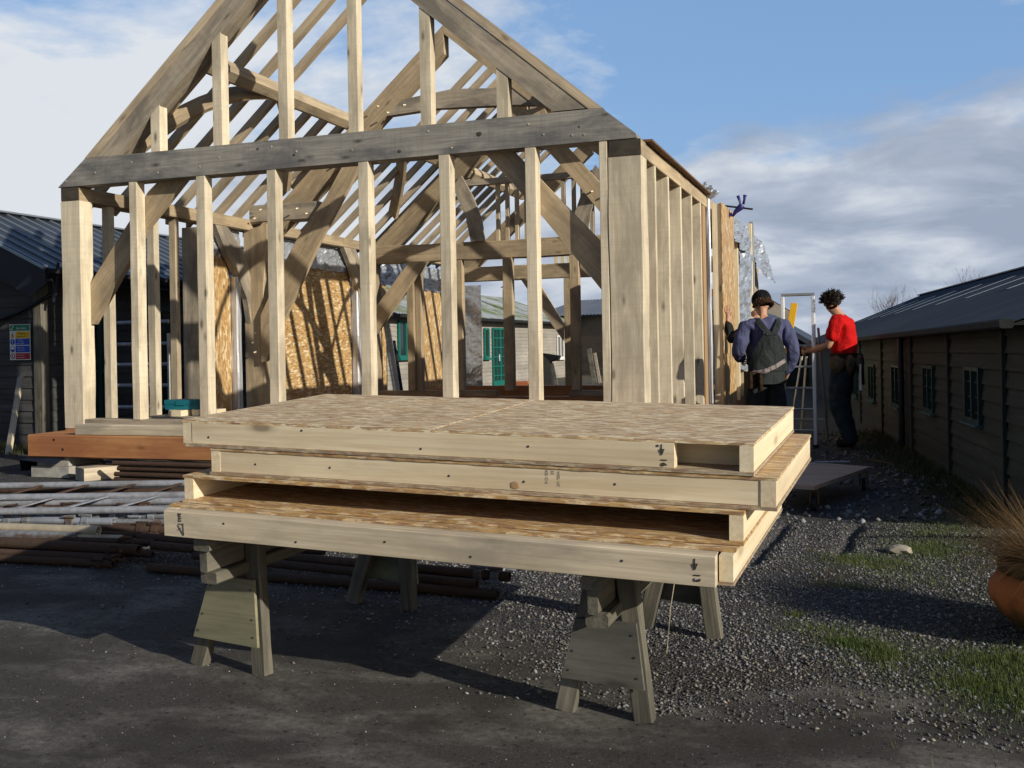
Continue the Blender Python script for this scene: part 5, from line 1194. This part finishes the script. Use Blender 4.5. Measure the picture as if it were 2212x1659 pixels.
def person(loc, face, s, P, label, shirt, trous, short=False, hair='hair', hand=True):
    """P: pose in metres for a 1.75 m figure, x right, y forward, z up"""
    ang = math.atan2(-face[0], face[1]); Mw = Matrix.Translation(Vector(loc)) @ Matrix.Rotation(ang, 4, 'Z') @ Matrix.Scale(s, 4)
    # keep scale out of the object: bake it into the joints
    Mw = Matrix.Translation(Vector(loc)) @ Matrix.Rotation(ang, 4, 'Z')
    root = bpy.data.objects.new('person', None); COL.objects.link(root); root.matrix_world = Mw; reg(root, Mw); tag(root, label, 'person')
    q = {k: Vector(v)*s for k, v in P.items() if k != 'curl'}
    hd = (q['head']-q['neck']).normalized(); fwd = q['look'].normalized(); fwd = (fwd-hd*fwd.dot(hd)).normalized(); rt = fwd.cross(hd)
    J = {'pel': (q['pel'], (.15*s, .10*s)), 'wai': (q['wai'], (.135*s, .095*s)), 'che': (q['che'], (.16*s, .115*s)), 'unk': (q['che'].lerp(q['neck'], .62), (.09*s, .06*s)), 'nek': (q['neck'], .052*s), 'jaw': (q['neck'].lerp(q['head'], .55)+fwd*.018*s, (.056*s, .066*s)),
         'hea': (q['head']+fwd*.004*s, (.073*s, .088*s)), 'top': (q['head']+hd*.068*s-fwd*.012*s, (.058*s, .072*s)), 'nos': (q['head']-hd*.028*s+fwd*.088*s, .013*s), 'chi': (q['neck'].lerp(q['head'], .40)+fwd*.055*s, .026*s),
         'ea1': (q['head']-hd*.02*s+rt*.078*s-fwd*.005*s, .014*s), 'ea2': (q['head']-hd*.02*s-rt*.078*s-fwd*.005*s, .014*s)}
    E = [('pel', 'wai'), ('wai', 'che'), ('che', 'unk'), ('unk', 'nek'), ('nek', 'jaw'), ('jaw', 'hea'), ('hea', 'top'), ('hea', 'nos'), ('jaw', 'chi'), ('hea', 'ea1'), ('hea', 'ea2')]
    for a in 'LR':
        J[a+'s'] = (q[a+'s'], .062*s); J[a+'e'] = (q[a+'e'], .041*s); J[a+'m'] = (q[a+'e'].lerp(q[a+'w'], .35), .043*s); J[a+'w'] = (q[a+'w'], (.030*s, .024*s))
        E += [('unk', a+'s'), (a+'s', a+'e'), (a+'e', a+'m'), (a+'m', a+'w')]
        J[a+'h'] = (q[a+'h'], .085*s); J[a+'k'] = (q[a+'k'], .058*s); J[a+'c'] = (q[a+'k'].lerp(q[a+'a'], .3), .056*s); J[a+'a'] = (q[a+'a'], .040*s)
        E += [('pel', a+'h'), (a+'h', a+'k'), (a+'k', a+'c'), (a+'c', a+'a')]
        d = (q[a+'w']-q[a+'e']).normalized(); pn = Vector(P.get(a+'palm', (0, 0, -1))); sdv = Vector(P.get(a+'thumb', (0, 0, 1)))
        limbs_hand(J, E, q[a+'w'], Vector(P.get(a+'dir', d)), sdv, pn, a, s, P.get('curl', .45))
    skin('body', J, E, 'skin', root, Mw, 2)
    # shirt
    k = 1.16
    S = {'pel': (q['pel']+V3(0, 0, .04*s), (.168*s, .125*s)), 'wai': (q['wai'], (.168*s, .140*s)), 'che': (q['che'], (.190*s, .160*s)), 'unk': (q['che'].lerp(q['neck'], .70), (.145*s, .110*s)), 'nek': (q['che'].lerp(q['neck'], .98), (.078*s, .078*s))}
    SE = [('pel', 'wai'), ('wai', 'che'), ('che', 'unk'), ('unk', 'nek')]
    for a in 'LR':
        S[a+'s'] = (q[a+'s'], .086*s); SE.append(('unk', a+'s'))
        if short: S[a+'u'] = (q[a+'s'].lerp(q[a+'e'], .45), .070*s); S[a+'v'] = (q[a+'s'].lerp(q[a+'e'], .82), .066*s); SE += [(a+'s', a+'u'), (a+'u', a+'v')]
        else:
            S[a+'e'] = (q[a+'e'], .060*s); S[a+'v'] = (q[a+'e'].lerp(q[a+'w'], .55), .052*s); S[a+'x'] = (q[a+'e'].lerp(q[a+'w'], .93), .042*s); SE += [(a+'s', a+'e'), (a+'e', a+'v'), (a+'v', a+'x')]
    skin('shirt', S, SE, shirt, root, Mw, 3, .015*s, 9)
    Tn = {'pel': (q['pel']+V3(0, 0, .02*s), (.172*s, .130*s)), 'top': (q['pel']+V3(0, 0, .09*s), (.168*s, .126*s))}; TE = [('pel', 'top')]
    for a in 'LR':
        Tn[a+'h'] = (q[a+'h'], .118*s); Tn[a+'g'] = (q[a+'h'].lerp(q[a+'k'], .5), .112*s); Tn[a+'k'] = (q[a+'k'], .094*s); Tn[a+'c'] = (q[a+'k'].lerp(q[a+'a'], .45), .092*s); Tn[a+'a'] = (q[a+'a'], .072*s); Tn[a+'b'] = (q[a+'a']-V3(0, 0, .045*s), .074*s)
        TE += [('pel', a+'h'), (a+'h', a+'g'), (a+'g', a+'k'), (a+'k', a+'c'), (a+'c', a+'a'), (a+'a', a+'b')]
    skin('trousers', Tn, TE, trous, root, Mw, 3, .016*s, 8)
    for a in 'LR':
        f_ = q.get(a+'toe', V3(0, 1, 0)); f_ = Vector(f_); f_.z = 0; f_.normalize(); an = q[a+'a']
        B = {'u': (V3(an.x, an.y, .11*s), .052*s), 'h': (V3(an.x, an.y, .045*s)-f_*.03*s, (.042*s, .042*s)), 'm': (V3(an.x, an.y, .045*s)+f_*.07*s, (.044*s, .038*s)), 't': (V3(an.x, an.y, .036*s)+f_*.16*s, (.044*s, .033*s))}
        skin('boot', B, [('u', 'h'), ('h', 'm'), ('m', 't')], 'boot', root, Mw, 2)
    return root, Mw, q, s, hd, fwd, rt
def wtx(Mw, mb): mb.v = [Mw @ v for v in mb.v]; return mb

base = {'pel': (0, 0, .95), 'wai': (0, .01, 1.08), 'che': (0, .02, 1.28), 'neck': (0, .03, 1.49), 'head': (0, .06, 1.625), 'look': (0, 1, -.1),
        'Ls': (-.185, .01, 1.41), 'Le': (-.235, -.02, 1.13), 'Lw': (-.22, .12, .90), 'Rs': (.185, .01, 1.41), 'Re': (.235, -.02, 1.13), 'Rw': (.22, .12, .90),
        'Lh': (-.09, 0, .90), 'Lk': (-.11, .03, .50), 'La': (-.12, 0, .09), 'Rh': (.09, 0, .90), 'Rk': (.11, .03, .50), 'Ra': (.12, 0, .09), 'Ltoe': (-.1, 1, 0), 'Rtoe': (.15, 1, 0)}
# --- man in the red T-shirt
P = dict(base); P.update({'wai': (0, -.01, 1.08), 'che': (0, -.01, 1.29), 'neck': (0, .045, 1.48), 'head': (0, .115, 1.595), 'look': (.05, 1, -.75),
    'Ls': (-.18, .02, 1.40), 'Le': (-.22, .10, 1.135), 'Lw': (-.10, .345, 1.08), 'Rs': (.18, .02, 1.40), 'Re': (.22, .12, 1.15), 'Rw': (.10, .345, 1.12), 'Lpalm': (1, 0, .2), 'Rpalm': (-1, 0, .2), 'Lthumb': (0, .2, 1), 'Rthumb': (0, .2, 1), 'curl': 1.2,
    'Lk': (-.10, .05, .50), 'La': (-.12, -.10, .09), 'Rk': (.10, .07, .50), 'Ra': (.12, -.02, .09)})
fm2 = onZ(1826, 966, 0)
root, Mw, q, s, hd, fwd, rt = person((fm2.x, fm2.y, .0), (-.97, .24), 1.085, P, 'man in a red T-shirt and tool belt looking down beside the ladder', 'shirt_red', 'trousers', True)
mb = MB(); hc = q['head']+hd*.035*s-fwd*.022*s
mb.blob((0, 0, 0), (.094*s, .10*s, .088*s), 3, .25, 3.)
for i in range(620):
    a = random.random()*6.283; z = random.uniform(-.45, 1); r_ = math.sqrt(max(0, 1-z*z)); n = Vector((math.cos(a)*r_, math.sin(a)*r_, z))
    if n.y > .45 and n.z < .35: continue
    b = Vector((n.x*.088, n.y*.096, n.z*.084))*s; t1 = Vector((random.uniform(-1, 1), random.uniform(-1, 1), random.uniform(-1, 1))).normalized()
    L = random.uniform(.018, .058)*s*(1.2 if n.z > .4 else 1); mb.path([b, b+n*L*.5+t1*.010*s, b+n*L*.85-t1*.010*s, b+n*L+t1*.012*s], [.0045*s, .004*s, .003*s, .001*s], 4)
Hm = Matrix((rt, fwd, hd)).transposed().to_4x4(); Hm.translation = hc; mb.v = [Hm @ v for v in mb.v]; wtx(Mw, mb).build('hair', 'hair', root)
mb = MB()
for i in range(16):
    a0, a1 = i*math.pi/8, (i+1)*math.pi/8; c = q['pel']+V3(0, 0, .075*s)
    mb.beam(c+V3(math.cos(a0)*.185*s, math.sin(a0)*.142*s, 0), c+V3(math.cos(a1)*.185*s, math.sin(a1)*.142*s, 0), .012, .05*s)
wtx(Mw, mb).build('tool_belt', 'leather_dark', root)
mb = MB()
for (x, y, z, w, d, h) in ((-.165, .03, -.02, .07, .17, .19), (-.14, -.11, -.03, .14, .08, .20), (.02, -.165, -.02, .16, .07, .18)):
    mb.blob((q['pel']+V3(x, y, z)*s), (w*.5*s+.02, d*.5*s, h*.55*s), 3, .22, 3)
wtx(Mw, mb).build('tool_pouch', 'leather', root, smooth=True)
mb = MB(); mb.blob(q['pel']+V3(.15, -.13, -.01)*s, (.045*s, .06*s, .11*s), 2, .3).beam(q['pel']+V3(.14, -.16, .08)*s, q['pel']+V3(.15, -.17, -.26)*s, .02*s, .03*s)
wtx(Mw, mb).build('tool_pouch', 'leather_dark', root, smooth=False)
mb = MB().beam(q['pel']+V3(-.10, -.205, -.02)*s, q['pel']+V3(-.09, -.20, -.30)*s, .008, .022*s).tube(q['pel']+V3(-.095, -.205, -.25)*s, q['pel']+V3(-.095, -.205, -.31)*s, .020*s, n=10); wtx(Mw, mb).build('hammer', 'aluminium', root)

# --- man in overalls, seen from behind
P = dict(base); P.update({'head': (-.015, .085, 1.61), 'look': (-.5, 1, -.4), 'neck': (0, .03, 1.48), 'Ls': (-.20, .02, 1.40), 'Le': (-.30, -.01, 1.12), 'Lw': (-.19, .22, 1.05), 'Rs': (.20, .02, 1.40), 'Re': (.275, -.04, 1.12), 'Rw': (.235, .08, .86),
     'Lpalm': (1, 0, 0), 'Rpalm': (-1, 0, 0), 'Lthumb': (0, 0, 1), 'Rthumb': (0, 1, .2), 'curl': .9, 'Lk': (-.12, .05, .50), 'La': (-.17, .02, .09), 'Rk': (.10, .02, .50), 'Ra': (.13, -.05, .09)})
c1 = onD(1656, 800, 10.9)
root, Mw, q, s, hd, fwd, rt = person((c1.x, c1.y, 0), (-.42, .90), 1.055, P, 'man in black overalls and beanie over a purple sweatshirt, seen from behind', 'shirt_purple', 'overalls', False, 'hair_brown')
Hm = Matrix((rt, fwd, hd)).transposed().to_4x4(); Hm.translation = q['head']+hd*.052*s-fwd*.02*s
mb = MB().blob((0, 0, 0), (.094*s, .108*s, .098*s), 3, .05, 2); mb.v = [Hm @ v for v in mb.v if True]; wtx(Mw, mb).build('beanie', 'hat', root, smooth=True)
mb = MB()
for i in range(170):
    a = random.uniform(2.6, 6.9); b = Vector((math.cos(a)*.082, math.sin(a)*.092, -.02+.02*random.random()))*s; t1 = Vector((random.uniform(-1, 1), random.uniform(-1, 1), 0))*.012*s
    mb.path([b, b+V3(0, 0, -.03*s)+t1, b*1.12+V3(0, 0, -.06*s)-t1, b*1.22+V3(0, 0, -.075*s)+t1], [.010*s, .010*s, .008*s, .003*s], 4)
mb.v = [Hm @ v for v in mb.v]; wtx(Mw, mb).build('hair', 'hair_brown', root)
# overalls bib and straps on the back
def shell(name, fn, nu, nv, mat):
    vs = [Vector(fn(i/nu, j/nv)) for j in range(nv+1) for i in range(nu+1)]; w = nu+1
    return wtx(Mw, MB().add(vs, [(j*w+i, (j+1)*w+i, (j+1)*w+i+1, j*w+i+1) for j in range(nv) for i in range(nu)])).build(name, mat, root, smooth=True)
def torso(xn, z, out=.012):
    """point on the back of the shirt at sideways position xn (m) and height z"""
    cz = [(.90, .19, .140, 0), (1.05, .192, .150, .005), (1.28, .20, .168, .02), (1.40, .175, .125, .025), (1.50, .10, .09, .03)]
    for (z0, a0, b0, y0), (z1, a1, b1, y1) in zip(cz, cz[1:]):
        if z <= z1 or z1 == 1.50:
            t_ = max(0, min(1, (z-z0)/(z1-z0))); a_, b_, y_ = a0+(a1-a0)*t_, b0+(b1-b0)*t_, y0+(y1-y0)*t_; break
    xx = max(-.97, min(.97, xn/a_)); return (xn*s*1.08, (y_-b_*math.sqrt(1-xx*xx)-out)*s*1.0-.004, z*s)
def bib(u, v):
    z = .93+.40*v; hw = .205*(1-v)**.62+.034*v; return torso((u*2-1)*min(.192, hw), z, .010+.006*mnoise.noise(Vector((u*5, v*6, 0))))
shell('overalls', bib, 18, 16, 'overalls')
for sg_ in (-1, 1):
    shell('strap', lambda u, v: torso(sg_*(.018+.10*v)+(u-.5)*.066, 1.29+.175*v, .022), 4, 12, 'overalls')
def hipbib(u, v): a = math.pi*2*u; return ((math.cos(a)*.190)*s, (math.sin(a)*.147)*s+.0, (.80+.22*v)*s)
shell('overalls', hipbib, 32, 6, 'overalls')
mb = MB(); c = q['pel']
pts = [c+V3(-.18, -.10, -.035)*s, c+V3(-.08, -.165, -.02)*s, c+V3(.04, -.168, .03)*s, c+V3(.15, -.12, .085)*s]
for a, b in zip(pts, pts[1:]): mb.beam(a, b, .012, .042*s)
wtx(Mw, mb).build('belt', 'strap_grey', root)
mb = MB().beam(c+V3(-.19, -.06, -.02)*s, c+V3(-.19, -.06, -.19)*s, .10*s, .16*s, (0, 1, 0), .02).beam(c+V3(-.13, -.16, -.03)*s, c+V3(-.125, -.165, -.22)*s, .03, .08*s); wtx(Mw, mb).build('tool_pouch', 'leather_dark', root)

# --- third worker, mostly hidden: raised hand on the wall
P = dict(base); P.update({'look': (.2, 1, 0), 'Ls': (-.19, .0, 1.40), 'Le': (-.33, .10, 1.33), 'Lw': (-.335, .16, 1.565), 'Ldir': (.02, .05, 1), 'Lpalm': (0, .9, 0), 'Lthumb': (1, 0, .1), 'curl': .12, 'Re': (.19, .05, 1.12), 'Rw': (.12, .2, .95)})
c1 = onD(1643, 800, 11.9)
person((c1.x, c1.y, 0), (-.42, .90), 1.0, P, 'third worker mostly hidden, one bare hand raised against the wall', 'dark_sleeve', 'jeans', False)

# ================================================================== sky and sun
SUNV = Vector((.925*math.cos(math.radians(20.6)), -.380*math.cos(math.radians(20.6)), math.sin(math.radians(20.6))))
sd_ = bpy.data.lights.new('sun', 'SUN'); sd_.energy = SUN_E; sd_.angle = math.radians(.5); sd_.color = (1.0, .93, .80)
so = bpy.data.objects.new('sun', sd_); COL.objects.link(so); so.rotation_euler = SUNV.to_track_quat('Z', 'Y').to_euler()
wd = bpy.data.worlds.new('World'); scene.world = wd; wd.use_nodes = True; nt = wd.node_tree; nt.nodes.clear()
s = object.__new__(NT); s.t = nt; s.n = nt.nodes; s.l = nt.links; s.m = wd
out = s.n.new('ShaderNodeOutputWorld'); bg = s.n.new('ShaderNodeBackground'); s.link(bg.outputs[0], out.inputs[0]); bg.inputs[1].default_value = .1
sky = s.n.new('ShaderNodeTexSky'); sky.sky_type = 'NISHITA'; sky.sun_disc = False; sky.sun_elevation = math.radians(20.6); sky.sun_rotation = math.atan2(.925, -.380)
tc = s.n.new('ShaderNodeTexCoord'); s.tc = tc; G = tc.outputs['Generated']
gx, gy, gzz = s.sep(G)
def dotv(v):
    d = s.n.new('ShaderNodeVectorMath'); d.operation = 'DOT_PRODUCT'; s.link(G, d.inputs[0]); d.inputs[1].default_value = v; return d.outputs['Value']
right = dotv(tuple(R0))          # how far to the east
el = gzz
# planar cloud layer coordinates
den = s.math('ADD', s.math('MAXIMUM', gzz, 0.0), .22)
cb = s.n.new('ShaderNodeCombineXYZ'); s.link(s.math('DIVIDE', gx, den), cb.inputs[0]); s.link(s.math('DIVIDE', gy, den), cb.inputs[1]); cb.inputs[2].default_value = 4.2
def cmap(scale, loc):
    mp = s.n.new('ShaderNodeMapping'); mp.inputs['Scale'].default_value = (scale, scale, scale); mp.inputs['Location'].default_value = loc; s.link(cb.outputs[0], mp.inputs[0]); return mp.outputs[0]
n1 = s.noise(cmap(1.0, SKY_LOC), 1.35, 10, .60, .2); n2 = s.noise(cmap(1.0, (3.3, 1.2, 2)), 2.3, 7, .55, .3)
# cover grows towards the horizon and to the west
cov = s.math('ADD', n1, s.math('MULTIPLY', s.math('SUBTRACT', .235, el), 1.5))
cov = s.math('ADD', cov, s.math('MULTIPLY', s.math('MULTIPLY', right, -1.0), .30))
mask = s.ramp(cov, [(.38, 0.), (.52, 1.)])
# cloud tone: bright white in the west and where the layer is thin, slate grey low in the east
lit = s.math('ADD', s.math('SUBTRACT', s.math('MULTIPLY', n2, 1.4), .25), s.math('MULTIPLY', s.math('MULTIPLY', right, -1.0), .55))
lit = s.math('ADD', lit, s.math('MULTIPLY', el, .9))
cc = s.ramp(lit, [(.26, (3.3, 3.95, 5.1)), (.44, (4.4, 5.0, 6.1)), (.60, (6.3, 6.8, 7.5)), (.82, (7.3, 7.7, 8.2))])
blue = s.mix(.55, sky.outputs[0], (2.6, 4.9, 9.0))
colr = s.mix(mask, blue, cc)
# higher than the picture the sky is a deeper blue, dimmed to hold down ambient fill
hi = s.ramp(el, [(.34, 0.), (.55, 1.)]); colr = s.mix(hi, colr, s.mix(.5, sky.outputs[0], (.5, .9, 2.0)))
bk = s.ramp(s.math('MAXIMUM', dotv(tuple(FW)), 0.), [(.30, 1.), (.78, 0.)]); colr = s.mix(bk, colr, s.mix(.5, sky.outputs[0], (.5, .9, 2.0)))  # unseen sky behind the view is darkened too, to weaken the fill light
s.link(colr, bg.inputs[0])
scene.view_settings.view_transform = 'Standard'; scene.view_settings.look = 'None'; scene.view_settings.exposure = EXPO; scene.view_settings.gamma = 1
scene.render.resolution_x = 1024; scene.render.resolution_y = 768
